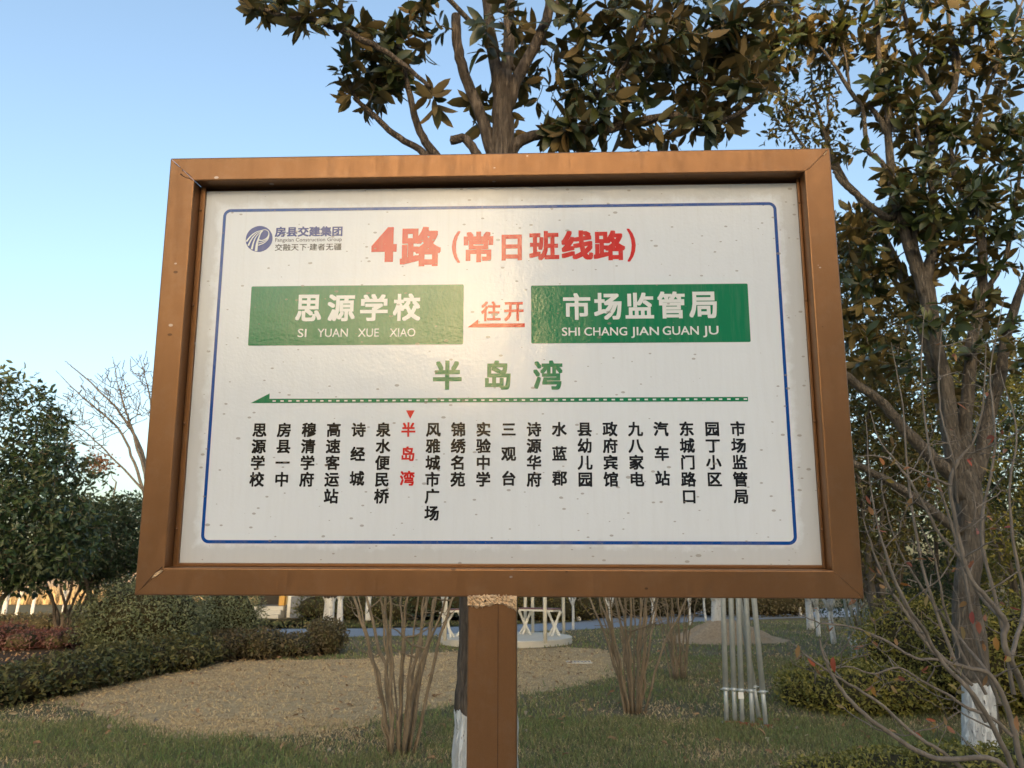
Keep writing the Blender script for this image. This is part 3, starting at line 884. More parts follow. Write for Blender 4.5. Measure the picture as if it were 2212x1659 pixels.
# second evergreen behind, right of it
b = at(225, 19.5)
pt, rr = multi_trunk(b, 6, 1.6, 2.6, .06)
tree('evergreen_tree', 'smaller dark evergreen tree just left of the sign frame, with brown tips on top', 'tree', b, pt, rr,
     [(b + Vector((.4, 0, 2.55)), (2.3, 1.8, 1.3), 1000), (b + Vector((-.6, 0, 2.7)), (1.3, 1.2, 1.2), 220)], EVER, 0.14, LOW_T, BARK_P, 14)
b2 = at(150, 19.0)
pt, rr = multi_trunk(b2, 7, 1.3, 2.3, .05)
tree('multi_stem_tree', 'low tree of many thin white-footed stems fanning out behind the hedge', 'tree', b2, pt, rr,
     [(b2 + Vector((0, 0, 2.1)), (1.4, 1.2, .6), 90)], EVER, 0.11, LOW_T, STEMW, 6)
# brown seed heads on a tree between
b3 = at(205, 20.5)
tree('bronze_leaved_tree', 'slim tree with clumps of rusty brown leaves above the dark evergreens', 'tree', b3, [[b3, b3 + Vector((0, 0, 2)), b3 + Vector((.1, 0, 4.3))]], [[.07, .05, .02]],
     [(W(198, 992, 20.5), (.28, .3, .3), 22), (W(222, 1000, 20.5), (.25, .3, .25), 18), (W(140, 960, 20.5), (.2, .3, .2), 8)], BRONZE_L, .14, LOW_T, BARK_P, 8)


def bare_tree(name, label, base, h, spread, n, mat, group=None, r=.10, cat='tree', rmin=.006, fork=0.4, rmaxf=.35, sides=5, lift=.5):
    root = empty(name, base, label, cat, group)
    tb = Tubes(); P, R = [], []
    k = rng.integers(4, 6)
    trunk, tr = smooth_line([base + Vector((0, 0, -.05)), base + Vector((rng.normal(0, .03), 0, h * .18)), base + Vector((rng.normal(0, .06), 0, h * fork))], [r, r * .8, r * .62], 4)
    tb.add(trunk, list(tr), 8)
    for i in range(k):
        a = 2 * math.pi * (i + rng.random() * .6) / k; e = base + Vector((math.cos(a) * spread * .6, math.sin(a) * spread * .6, h * .88))
        s = Vector(trunk[int(len(trunk) * .55)]); m = s.lerp(e, .45) + Vector((math.cos(a), math.sin(a), 0)) * spread * .05
        p, rr_ = smooth_line([s, m, e], [r * .5, r * .34, r * .08], 5, .02); tb.add(p, list(rr_), 6); P += list(p[2:]); R += list(rr_[2:])
    link('trunk', tb.build('trunk', mat, base), root)
    T = ellip(base + Vector((0, 0, h * .72)), (spread, spread, h * .38), n, .3)
    T[:, 2] += np.hypot(T[:, 0] - base.x, T[:, 1] - base.y) * .1
    T = T[T[:, 2] > h * .35]
    tw = Tubes(); grow(tw, P, R, T, r * rmaxf, rmin, 4, 4, .02, .06, pen=1.2)
    tag(link('branches', tw.build('branches', mat, base), root), kind='stuff')
    return root


# bare spreading tree on the skyline left of the sign
bt = at(330, 27)
root = empty('bare_tree', bt, 'tall leafless tree fanning thin branches against the sky left of the sign', 'tree')
tb = Tubes(); P, R = [], []
d = 27.0
for pts, rr in [([(330, 1300), (325, 1150), (318, 1030), (300, 960), (250, 880), (165, 800), (140, 780)], [.16, .14, .12, .09, .06, .035, .014]),
                ([(322, 1100), (290, 1000), (255, 925), (180, 860), (120, 800)], [.09, .07, .055, .035, .01]),
                ([(318, 1040), (285, 930), (262, 860), (243, 770)], [.08, .06, .04, .01]),
                ([(320, 1030), (330, 930), (322, 850), (300, 765)], [.08, .06, .04, .01]),
                ([(318, 1020), (345, 920), (370, 830), (380, 720)], [.08, .06, .04, .01]),
                ([(310, 1060), (240, 985), (180, 930), (100, 880)], [.06, .045, .03, .008])]:
    p, r_ = smooth_line([W(x, y, d + .25 * i) for i, (x, y) in enumerate(pts)], np.array(rr) * .72, 5, .012); tb.add(p, list(r_), 6); P += list(p[4:]); R += list(r_[4:])
link('trunk', tb.build('trunk', BARE_B, bt), root)
T = []
for px, py, rx, ry, n in ((210, 880, 75, 95, 85), (270, 850, 60, 85, 90), (330, 840, 50, 90, 60), (150, 900, 60, 60, 45), (400, 850, 80, 120, 60)):
    T.extend(ellip(W(px, py, d), (rx * d * 1.02 / FPX, 1.3, ry * d * 1.02 / FPX), int(n * 2.2)))
tw = Tubes(); grow(tw, P, R, np.array(T), .035, .011, 4, 4, .01, .04, pen=1.6)
tag(link('branches', tw.build('branches', BARE_B, bt), root), kind='stuff')

# whitewashed park trees: (px base, py base, trunk radius, height, spread)
parks = [(5, 1349, .10, 4.2, 1.3, 'thin whitewashed tree at the left picture edge under the evergreen'), (33, 1336, .07, 4.2, 1.2, 'slender whitewashed tree, second from the left edge'),
         (67, 1336, .08, 4.4, 1.3, 'whitewashed tree third from the left edge, in front of the orange bank'), (134, 1328, .06, 4.2, 1.2, 'thin whitewashed tree behind the fan of thin stems'),
         (703, 1389, .17, 5.0, 1.8, 'thick whitewashed tree at the right end of the clipped hedge'), (734, 1350, .12, 4.5, 1.8, 'forked whitewashed tree beyond the path, left of the bare shrub'),
         (795, 1341, .13, 4.5, 1.8, 'stout whitewashed tree beyond the path behind the bare shrub'), (826, 1334, .08, 4.5, 1.8, 'slim far whitewashed tree between two stouter ones'),
         (868, 1330, .13, 4.5, 2, 'far whitewashed tree, left one of a close pair'), (881, 1330, .10, 4.5, 2, 'far whitewashed tree, right one of a close pair'),
         (927, 1322, .07, 4.4, 2, 'tiny far whitewashed tree left of the summerhouse'), (958, 1362, .06, 4.2, 1.5, 'slim whitewashed tree beside the left bench of the summerhouse'),
         (1238, 1361, .05, 4.0, 1.4, 'very thin white stem right of the summerhouse bench'), (1250, 1342, .11, 4.4, 1.6, 'whitewashed tree on the far side of the path right of the summerhouse'),
         (1324, 1371, .055, 4.0, 1.4, 'thin whitewashed tree behind the middle bare shrub'), (1411, 1352, .06, 4.2, 1.5, 'thin whitewashed tree between the two right bare shrubs'),
         (1491, 1352, .05, 4.2, 1.5, 'thin white stem left of the soil mound'), (1525, 1343, .05, 4.2, 1.5, 'thin white stem just behind the soil mound'),
         (1551, 1372, .18, 5.0, 2.0, 'thick whitewashed tree standing on the soil mound'), (1729, 1332, .07, 4.4, 1.5, 'small far whitewashed tree right of the soil mound'),
         (1752, 1360, .14, 4.6, 1.8, 'whitewashed tree with a wide white foot right of the mound'), (1768, 1375, .07, 4.2, 1.5, 'slim whitewashed tree in front of the wide-footed one'),
         (1802, 1391, .075, 4.2, 1.5, 'slim whitewashed tree on the lawn left of the second prop bundle'), (2038, 1332, .13, 4.6, 1.8, 'far whitewashed tree seen between the right branches')]
for px, py, r, h, s, lab in parks:
    g = G(px, py if py != 1372 else 1384); g = Vector((g.x, g.y, 0))
    bare_tree('whitewashed_tree', lab, g, h, s, 55, BARK_T, 'whitewashed park trees', r, rmin=.008)
# small forked whitewashed tree in the golden shrub
g = G(1925, 1462); g = Vector((g.x, g.y, 0))
pt, rr = multi_trunk(g, 4, .7, 2.6, .075)
tree('whitewashed_tree', 'forked whitewashed tree rising from the golden green shrub on the right', 'tree', g, pt, rr,
     [(g + Vector((0, 0, 3.0)), (1.3, 1.2, 1.2), 170)], OLIVE, .10, MED_T, bark_mat('forked tree bark', (0.07, .055, .045), (.14, .115, .09), 24, white=.95), 8, group='whitewashed park trees')

# trees behind the right magnolia
for px, d, z, rx, rz, n, mat, size, lab in [
        (1895, 11.0, 4.5, 1.15, 3.1, 640, OLIVE, .12, 'olive green tree just right of the sign frame'),
        (2040, 15.0, 4.2, 2.1, 3.3, 640, EVER, .14, 'dark green tree behind the limbs of the right magnolia'),
        (2220, 12.0, 3.4, 1.4, 2.9, 560, GOLD, .10, 'yellow green bushy tree at the right edge behind the magnolia'),
        (2230, 16.0, 4.6, 2.2, 2.2, 380, EVER, .14, 'tall dark tree far back at the right edge')]:
    b = at(px, d)
    pt, rr = multi_trunk(b, 4, rx * .6, z * .95, .06)
    tree('broadleaf_tree', lab, 'tree', b, pt, rr, [(b + Vector((0, 0, z)), (rx, rx, rz), int(n * 1.5))], mat, size, LOW_T, BARK_P, 13)
b = at(2095, 8.2)
w8 = lambda x, y: W(x, y, 8.2)
tree('broadleaf_tree', 'slender leaning tree with small olive leaves above the right top corner of the sign', 'tree', b,
     [[b, w8(2098, 1300), w8(2060, 1000), w8(1985, 690), w8(1890, 480), w8(1815, 370), w8(1770, 260), w8(1745, 120)], [w8(1815, 370), w8(1740, 320), w8(1690, 230), w8(1650, 120)], [w8(1790, 310), w8(1790, 200), w8(1800, 90)]],
     [[.10, .09, .08, .065, .05, .035, .022, .010], [.03, .022, .014, .006], [.022, .014, .006]],
     [(w8(1745, 200), (.42, .5, .75), 60), (w8(1680, 230), (.3, .4, .5), 30), (w8(1770, 310), (.4, .4, .3), 26), (w8(1850, 520), (.3, .4, .45), 26)], OLIVE, .12, MED_T, BARK_P, 7)
# low dark shrubs behind on the right
for px, d, r, h, mat, lab in [(1985, 13.5, .8, 1.7, EVER, 'dark rounded shrub behind the sign right post corner'), (2010, 17, 1.5, 2.2, EVER, 'tall dark shrub behind the whitewashed fork'),
                              (2190, 17, 1.5, 1.9, EVER, 'dark leafy shrub behind the right path'), (1850, 24, 1.6, 2.6, EVER, 'dense dark shrub at the foot of the olive tree')]:
    b = at(px, d)
    pt, rr = multi_trunk(b, 5, r * .5, h * .6, .03)
    tree('tall_shrub', lab, 'shrub', b, pt, rr, [(b + Vector((0, 0, h * .5)), (r, r * .8, h * .5), 420)], mat, .10, LOW_T, BARK_P, 8)


# ---------------- clipped shrubs and hedges
def bush(name, label, cat, base, blobs, leafmat, size, dens, core=0.86, group=None, extra=None, parent=None):
    """blobs: (centre, radii); leaves on and just under the surface of the union, dark twig core inside"""
    root = empty(name, base, label, cat, group)
    V, F, off = [], [], 0; pos, nrm = [], []
    for c, r in blobs:
        c = np.array(tuple(c)); r = np.array(r)
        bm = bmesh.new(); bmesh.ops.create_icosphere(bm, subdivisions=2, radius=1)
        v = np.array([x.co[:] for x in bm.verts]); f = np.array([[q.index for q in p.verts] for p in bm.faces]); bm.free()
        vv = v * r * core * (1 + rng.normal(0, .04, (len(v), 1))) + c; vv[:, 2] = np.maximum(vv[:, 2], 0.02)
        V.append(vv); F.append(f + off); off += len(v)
        area = 4 * math.pi * ((r[0] * r[1]) ** 1.6 + (r[0] * r[2]) ** 1.6 + (r[1] * r[2]) ** 1.6) ** (1 / 1.6) / 3 ** (1 / 1.6)
        n = int(area * dens); d = rand_dirs(n) * np.array([1, 1, 1])
        p = c + d * r * (0.84 + 0.32 * rng.random(n) ** 1.6)[:, None] * (1 + 0.05 * np.sin(p_noise(d * 5)))[:, None]
        nn = d / r; nn /= np.linalg.norm(nn, axis=1)[:, None]
        pos.append(p); nrm.append(nn)
    pos = np.concatenate(pos); nrm = np.concatenate(nrm)
    ok = pos[:, 2] > 0.03
    for c, r in blobs:
        ok &= np.sum(((pos - np.array(tuple(c))) / (np.array(r) * .84)) ** 2, 1) > 1
    ok &= ~((nrm[:, 1] > .55))                                     # far side is never seen
    pos, nrm = pos[ok], nrm[ok]; n = len(pos)
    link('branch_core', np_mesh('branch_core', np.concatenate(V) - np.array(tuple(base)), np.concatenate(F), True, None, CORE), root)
    X = nrm * .55 + rand_dirs(n) * .8 + np.array([0, 0, .25]); N = nrm + rand_dirs(n) * .5 + np.array([0, 0, .4])
    clump = np.sin(pos[:, 0] * 9) * np.sin(pos[:, 2] * 11 + pos[:, 0] * 4) * .25
    tag(link('foliage', leaf_mesh('foliage', pos, X, N, size * (.6 + .7 * rng.random(n)), LOW_T, leafmat, np.clip(rng.random(n) * .8 + clump + .1, 0, 1), base), root), kind='stuff')
    return root


def p_noise(a): return a[:, 0] * 3.1 + np.sin(a[:, 1] * 4.7) * 2 + a[:, 2] * 2.3


def hedge_blobs(pxs, h, depth, step=.42, lump=.1):
    P = [G(x, y) for x, y in pxs]; out = []
    for a, b in zip(P[:-1], P[1:]):
        L = (b - a).length; k = max(1, int(L / step))
        for i in range(k):
            p = a.lerp(b, (i + .5) / k); hh = h * (1 + rng.normal(0, .13))
            rows = max(1, int(depth / .5))
            for j in range(rows):
                q = p + Vector((rng.normal(0, .06), .25 + j * .5, 0))
                out.append((Vector((q.x, q.y, hh * .5)), (.42, .40, hh * .52)))
    return out


hb = hedge_blobs([(-150, 1548), (60, 1518), (150, 1492), (260, 1470), (330, 1458), (400, 1447)], .44, 1.5)
bush('hedge', 'low wavy green hedge curving along the left side of the dry patch', 'hedge', G(200, 1480), hb, HEDGE, .085, 560)
hb = hedge_blobs([(410, 1436), (500, 1428), (580, 1424), (660, 1420), (700, 1412)], .58, 1.0)
bush('hedge', 'brownish clipped hedge ending at the thick whitewashed tree', 'hedge', G(560, 1424), hb, HEDGE_B, .08, 560)
hb = hedge_blobs([(-250, 1412), (-80, 1410), (60, 1406), (160, 1402), (250, 1400)], .44, 1.5, .55)
bush('hedge', 'dark red leaved low hedge behind the green one at far left', 'hedge', G(60, 1405), hb, RED_H, .07, 420)
hb = hedge_blobs([(-200, 1372), (0, 1370), (150, 1369), (330, 1368), (500, 1366)], .5, 1.5, .6)
bush('hedge', 'mixed brown and red ground hedge below the multi-stem tree', 'hedge', G(150, 1370), hb, HEDGE_B, .08, 300)
c = at(315, 14.6)
bush('round_shrub', 'large clipped ball shrub below the sign left corner', 'shrub', c, [(c + Vector((0, 0, .85)), (1.15, 1.0, .72)), (c + Vector((-.1, 0, .5)), (.8, .7, .5))], BALL, .06, 1200)
c = at(498, 17.0)
bush('round_shrub', 'smaller clipped ball shrub right of the large one', 'shrub', c, [(c + Vector((0, 0, .78)), (.72, .7, .66))], BALL, .065, 1200)
# golden shrubs on the right
c = G(1910, 1560)
bush('golden_shrub', 'golden green mounded shrub in front of the whitewashed fork', 'shrub', c,
     [(Vector((c.x - .05, c.y + .7, .18)), (.55, .55, .30)), (Vector((c.x + .4, c.y + .6, .22)), (.5, .5, .32)), (Vector((c.x + .1, c.y + 1.3, .22)), (.75, .6, .30)), (Vector((c.x - .35, c.y + 1.1, .15)), (.42, .42, .24))], GOLD, .055, 1300)
c = G(1960, 1690)
bush('golden_shrub', 'low golden shrub along the bottom right edge of the picture', 'shrub', c,
     [(Vector((c.x - .55, c.y + .1, .05)), (.4, .3, .09)), (Vector((c.x - .1, c.y + .1, .07)), (.4, .35, .13)), (Vector((c.x + .4, c.y - .05, .09)), (.45, .4, .17)), (Vector((c.x + .95, c.y - .1, .10)), (.45, .4, .18))], GOLD, .045, 1800)
c = G(2190, 1560)
bush('golden_shrub', 'yellow green shrub right of the whitewashed magnolia trunk', 'shrub', c,
     [(Vector((c.x, c.y + .6, .55)), (.6, .6, .62)), (Vector((c.x + .7, c.y + .4, .6)), (.7, .6, .7)), (Vector((c.x - .1, c.y + 1.6, .6)), (.8, .7, .7))], GOLD, .055, 1300)
# far hedge strips under the tree line
for px, d, wd, h, mat, lab in [(760, 31, 3.2, 1.0, HEDGE, 'far clipped hedge beyond the path behind the bare shrub'), (1160, 30, 3.5, 1.7, OLIVE, 'far rounded olive shrubs behind the summerhouse'),
                               (1330, 33, 4.2, 2.0, HEDGE_B, 'far brown shrubs behind the middle bare shrub'), (1600, 34, 5.0, 2.2, HEDGE_B, 'far brownish shrubs behind the prop bundle'),
                               (960, 34, 4.0, 1.8, EVER, 'far dark evergreen shrubs left of the summerhouse')]:
    c = at(px, d); bl = []
    for i in range(5): bl.append((c + Vector(((i - 2) / 4 * wd, rng.normal(0, .5), h * .45)), (wd * .26, .9, h * .55)))
    bush('far_shrub', lab, 'shrub', c, bl, mat, .13, 110)


# ---------------- multi-stem bare shrubs
def stem_shrub(label, px, py, n, spread, h, r):
    g = G(px, py); base = Vector((g.x, g.y, 0)); root = empty('bare_shrub', base, label, 'shrub', 'bare many-stemmed shrubs')
    allP = []
    for k in range(n):
        a = 2 * math.pi * k * .618 + rng.random(); q = math.sqrt((k + .5) / n); tb = Tubes()
        s0 = base + Vector((math.cos(a) * .13 * q, math.sin(a) * .13 * q, -.04)); sp = spread * q * (.45 + .8 * rng.random()); hh = h * (.75 + .4 * rng.random())
        m1 = s0 + Vector((math.cos(a) * sp * .22, math.sin(a) * sp * .22, hh * .36)); m2 = s0 + Vector((math.cos(a + .15) * sp * .55, math.sin(a + .15) * sp * .55, hh * .68)); e = s0 + Vector((math.cos(a) * sp, math.sin(a) * sp, hh))
        rk = r * (.5 + .8 * rng.random()); p, rr = smooth_line([s0, m1, m2, e], [rk, rk * .85, rk * .6, rk * .25], 5, .012)
        tb.add(p, list(rr), 6)
        # side shoots
        T = []
        for j in range(8):
            i = int(rng.integers(5, len(p))); T.append(p[i] + np.array([math.cos(a + rng.normal(0, 1.0)) * .3, math.sin(a + rng.normal(0, 1.0)) * .3, .32]) * (.5 + rng.random()))
        grow(tb, list(p[4:]), list(rr[4:]), T, rk * .5, .0028, 4, 4, .03, .05, pen=.5)
        link('stem', tb.build('stem', STEM, base), root)
    return root


stem_shrub('large bare many-stemmed shrub on the lawn left of the sign post', 862, 1628, 17, 1.15, 2.5, .019)
stem_shrub('bare many-stemmed shrub right of the sign post', 1368, 1540, 20, 1.2, 2.4, .018)
stem_shrub('small bare many-stemmed shrub in front of the soil mound', 1468, 1467, 15, .6, 2.1, .016)


# ---------------- bare shrub with autumn leaves in the right foreground
def front_shrub():
    D = 3.0
    b = W(2200, 1700, D); base = Vector((b.x, D, 0))
    root = empty('autumn_shrub', base, 'bare grey-branched shrub with a few red and orange leaves at lower right front', 'shrub')
    w = lambda x, y, d=D: W(x, y, d)
    tb = Tubes(); P, R = [], []
    o = base + Vector((0, 0, 0))
    L = [
        ([o, w(2225, 1760), w(2186, 1563), w(2143, 1463), w(2090, 1443), w(2035, 1423), w(1990, 1375), w(1968, 1340), w(1940, 1300), w(1919, 1267), w(1890, 1200), w(1865, 1120)], [.02, .016, .0145, .013, .011, .0105, .009, .0085, .008, .0075, .006, .003], 0),
        ([w(2035, 1423), w(1977, 1422), w(1920, 1388), w(1870, 1365), w(1830, 1352), w(1770, 1345), w(1720, 1325)], [.008, .0075, .007, .006, .005, .004, .002], -.05),
        ([o, w(2200, 1720, D - .1), w(2160, 1600, D - .15), w(2101, 1500, D - .2), w(2035, 1430, D - .2), w(1995, 1360, D - .25), w(1960, 1310, D - .3), w(1925, 1230, D - .3), w(1895, 1130, D - .3)], [.02, .015, .013, .0115, .0105, .009, .008, .006, .003], 0),
        ([w(2186, 1590), w(2140, 1550), w(2094, 1531), w(2055, 1507), w(1990, 1470), w(1941, 1442), w(1888, 1456), w(1828, 1440), w(1760, 1452)], [.010, .009, .0085, .008, .0065, .006, .005, .004, .002], 0),
        ([w(2240, 1760, D - .3), w(2154, 1644, D - .3), w(2036, 1640, D - .35), w(1960, 1610, D - .4), w(1865, 1541, D - .4), w(1810, 1480, D - .4), w(1785, 1430, D - .4), w(1770, 1380, D - .4)], [.014, .0125, .0115, .011, .010, .008, .006, .004], 0),
        ([w(2100, 1680, D - .3), w(2036, 1625, D - .3), w(1979, 1590, D - .3), w(1900, 1520, D - .3), w(1819, 1469, D - .3), w(1760, 1430, D - .3), w(1700, 1380, D - .3)], [.010, .009, .008, .007, .006, .0045, .002], 0),
        ([o + Vector((.05, .1, 0)), w(2260, 1640, D + .1), w(2211, 1489, D + .1), w(2183, 1425), w(2168, 1380), w(2172, 1343), w(2130, 1290), w(2092, 1240), w(2069, 1150), w(2053, 1048), w(2071, 995), w(2105, 950), w(2125, 860), w(2130, 740)], [.024, .02, .018, .016, .0155, .015, .0135, .012, .0115, .0105, .009, .007, .005, .002], 0),
        ([w(2172, 1343), w(2120, 1290, D + .1), w(2070, 1200, D + .1), w(2029, 1153, D + .1), w(1987, 1074, D + .1), w(1937, 1003, D + .1), w(1890, 985, D + .1), w(1847, 987, D + .1)], [.012, .011, .010, .009, .008, .006, .0045, .002], 0),
        ([w(2053, 1048), w(2016, 1034), w(1975, 1015), w(1944, 1003), w(1900, 950), w(1880, 890)], [.008, .007, .006, .005, .004, .002], 0),
        ([w(2069, 1087), w(2060, 1000, D - .1), w(2035, 900, D - .1), w(2028, 820, D - .1), w(2035, 700, D - .1)], [.007, .006, .005, .004, .002], 0),
        ([w(2183, 1425), w(2212, 1300, D + .2), w(2190, 1180, D + .2), w(2180, 1060, D + .2), w(2195, 930, D + .2), (w(2160, 800, D + .2))], [.012, .011, .009, .007, .005, .0025], 0),
        ([w(2143, 1463), w(2060, 1360, D + .2), w(1985, 1260, D + .2), w(1935, 1170, D + .2), w(1905, 1060, D + .2)], [.009, .008, .007, .005, .003], 0),
        ([w(2130, 1500, D + .15), w(2075, 1405, D + .15), w(2040, 1310, D + .15), w(2020, 1210, D + .15), w(1985, 1130, D + .15)], [.009, .008, .007, .005, .003], 0),
    ]
    L += [([w(2130, 1560, D + .1), w(2060, 1420, D + .1), w(2000, 1250, D + .15), w(1965, 1060, D + .2), w(1950, 880, D + .2), w(1925, 740, D + .2)], [.011, .010, .0085, .007, .0045, .002], 0),
          ([w(2160, 1520, D + .3), w(2110, 1380, D + .3), w(2075, 1200, D + .3), w(2010, 980, D + .3), w(1990, 800, D + .3), w(2000, 640, D + .3)], [.011, .010, .009, .007, .0045, .002], 0),
          ([w(2190, 1500, D + .2), w(2160, 1330, D + .2), w(2120, 1150, D + .2), w(2150, 960, D + .2), w(2140, 800, D + .2), w(2170, 640, D + .2)], [.012, .011, .009, .007, .0045, .002], 0),
          ([w(2100, 1480, D), w(2000, 1380, D), w(1930, 1250, D), w(1885, 1080, D), w(1870, 900, D)], [.009, .008, .0065, .0045, .002], 0)]
    for pts, rr, _ in L:
        p, r_ = smooth_line(pts, np.array(rr) * .74, 5, .0012); tb.add(p, list(r_), 7, False); P += list(p[6:]); R += list(r_[6:])
    link('branches', tb.build('branches', STEM_G, base), root)
    T = []
    for px, py, rx, ry, n in ((1900, 1180, 70, 160, 63), (1980, 1100, 120, 170, 94), (2110, 980, 100, 200, 94), (2130, 1250, 90, 170, 63), (1850, 1330, 70, 80, 29),
                              (1780, 1400, 90, 60, 25), (1960, 1400, 110, 90, 50), (2100, 760, 90, 90, 29), (1960, 1540, 110, 60, 25), (2190, 1450, 50, 120, 21)):
        T.extend(ellip(W(px, py, D), (rx * D * 1.03 / FPX, .28, ry * D * 1.03 / FPX), n))
    T = np.array(T); tw = Tubes()
    mid = T[rng.permutation(len(T))[:95]] + rng.normal(0, .03, (95, 3))
    grow(tw, P, R, mid, .0062, .0022, 5, 6, .012, .05, pen=.8)
    P2 = list(P) + list(mid); R2 = list(R) + [.003] * len(mid)
    Pn = np.concatenate(tw.v).reshape(-1, 5, 3).mean(1); P2 += list(Pn); R2 += [.003] * len(Pn)
    dirs = grow(tw, P2, R2, T, .0028, .0012, 4, 4, .02, .04, pen=.5)
    tag(link('twigs', tw.build('twigs', STEM_G, base), root), kind='stuff')
    # leaves: few, near twig ends
    vs = variants(AUTUMN, 4, .2); n = 0
    sel = rng.permutation(len(T))[:88]
    fixed = [W(2082, 1435, D - .15), W(2077, 1352, D - .1), W(2100, 1320, D), W(2196, 1545, D - .3), W(2003, 1285, D), W(1985, 1305, D), W(2150, 1375, D - .1), W(1800, 1418, D - .3), W(1725, 1392, D - .3), W(2085, 1310, D), W(2110, 1340, D)]
    for i, f in enumerate(fixed):
        m = Matrix.Translation(f - base) @ (Vector((rng.normal(0, .3), rng.normal(0, .3), -1)).to_track_quat('X', 'Z').to_matrix().to_4x4()) @ Matrix.Scale(.052, 4)
        link('leaf', vs[i % 4], root, None, m)
    for k in sel:
        for _ in range(1 + int(rng.random() < .4)):
            dr = Vector(dirs[k] + rng.normal(0, .6, 3) + np.array([0, 0, -.5])).normalized()
            m = Matrix.Translation(Vector(T[k]) - base) @ (dr.to_track_quat('X', 'Z').to_matrix().to_4x4()) @ Matrix.Rotation(rng.random() * 6, 4, 'X') @ Matrix.Scale(.026 + .024 * rng.random(), 4)
            link('leaf', vs[int(rng.integers(4))], root, None, m)


front_shrub()


# ---------------- box / prism helpers
def bm_box(bm, x0, x1, y0, y1, z0, z1):
    vs = [bm.verts.new(p) for p in ((x0, y0, z0), (x1, y0, z0), (x1, y1, z0), (x0, y1, z0), (x0, y0, z1), (x1, y0, z1), (x1, y1, z1), (x0, y1, z1))]
    for f in ((3, 2, 1, 0), (4, 5, 6, 7), (0, 1, 5, 4), (1, 2, 6, 5), (2, 3, 7, 6), (3, 0, 4, 7)): bm.faces.new([vs[i] for i in f])


def finish(bm, name, mat, parent=None, bevel=0.0, seg=2, matrix=None):
    if bevel: bmesh.ops.bevel(bm, geom=bm.edges[:], offset=bevel, segments=seg, profile=.5, affect='EDGES', clamp_overlap=True)
    me = bpy.data.meshes.new(name); bm.to_mesh(me); bm.free()
    return link(name, me, parent, mat, matrix)


def box(name, mat, parent, x0, x1, y0, y1, z0, z1, bevel=0.0):
    bm = bmesh.new(); bm_box(bm, x0, x1, y0, y1, z0, z1); return finish(bm, name, mat, parent, bevel)


def cyl(name, mat, parent, a, b, r, sides=16, r2=None):
    t = Tubes(); t.add([a, b], [r, r2 or r], sides, True)
    return link(name, t.build(name, mat), parent)


def beam(name, mat, parent, a, b, wx, wy):
    a, b = Vector(a), Vector(b); bm = bmesh.new(); L = (b - a).length
    bm_box(bm, -wx / 2, wx / 2, -wy / 2, wy / 2, 0, L)
    return finish(bm, name, mat, parent, .004, 1, Matrix.Translation(a) @ (b - a).to_track_quat('Z', 'Y').to_matrix().to_4x4())


# ---------------- steel props
def prop(label, x, y, tx, ty, group, tagged=False, length=2.9):
    root = empty('steel_prop', (x, y, 0), label, 'prop', group)
    top = Vector((tx, ty, length)); foot = Vector((0, 0, .012)); d = (top - foot).normalized()
    cyl('inner_tube', STEEL, root, foot, foot + d * .46, .024)
    cyl('outer_tube', STEEL, root, foot + d * .335, top, .030)
    cyl('collar', STEEL, root, foot + d * .328, foot + d * .358, .036)
    bm = bmesh.new(); bm_box(bm, -.06, .06, -.06, .06, 0, .010); finish(bm, 'base_plate', STEEL, root, .002, 1)
    cyl('wing_nut', STEEL, root, foot + d * .343 + Vector((-.06, 0, 0)), foot + d * .343 + Vector((.06, 0, .006)), .006, 8)
    bm = bmesh.new(); bm_box(bm, -.045, .045, -.075, -.063, .0, .035); finish(bm, 'red_foot_tag', RUSTRED, root, .002, 1)
    if tagged: box('paper_label', LABELW, root, -.03, .03, -.032, -.029, .27, .34)
    return root


lab = ['leftmost steel prop of the near bundle', 'second steel prop from the left in the near bundle', 'steel prop with a white paper label in the near bundle',
       'fourth steel prop from the left in the near bundle', 'rightmost steel prop of the near bundle, leaning left', 'steel prop at the back of the near bundle']
for i, (x, y, ux) in enumerate([(1570, 1562, 1565), (1588, 1563, 1582), (1604, 1565, 1598), (1626, 1567, 1615), (1655, 1570, 1632), (1640, 1556, 1600)]):
    g = G(x, y); t = W(ux, 1292, g.y); k = (2.9 / max(.5, t.z))
    prop(lab[i], g.x, g.y, (t.x - g.x) * k, .12, 'steel props in the near bundle', i == 2)
lab2 = ['leftmost prop', 'second prop from the left', 'third prop from the left', 'rightmost prop']
for i, x in enumerate((1842, 1853, 1866, 1878)):
    g = G(x, 1416 + (i % 2) * 3); prop(lab2[i] + ' of the far bundle behind the twigs', g.x, g.y, rng.normal(0, .04), .1, 'steel props in the far bundle')


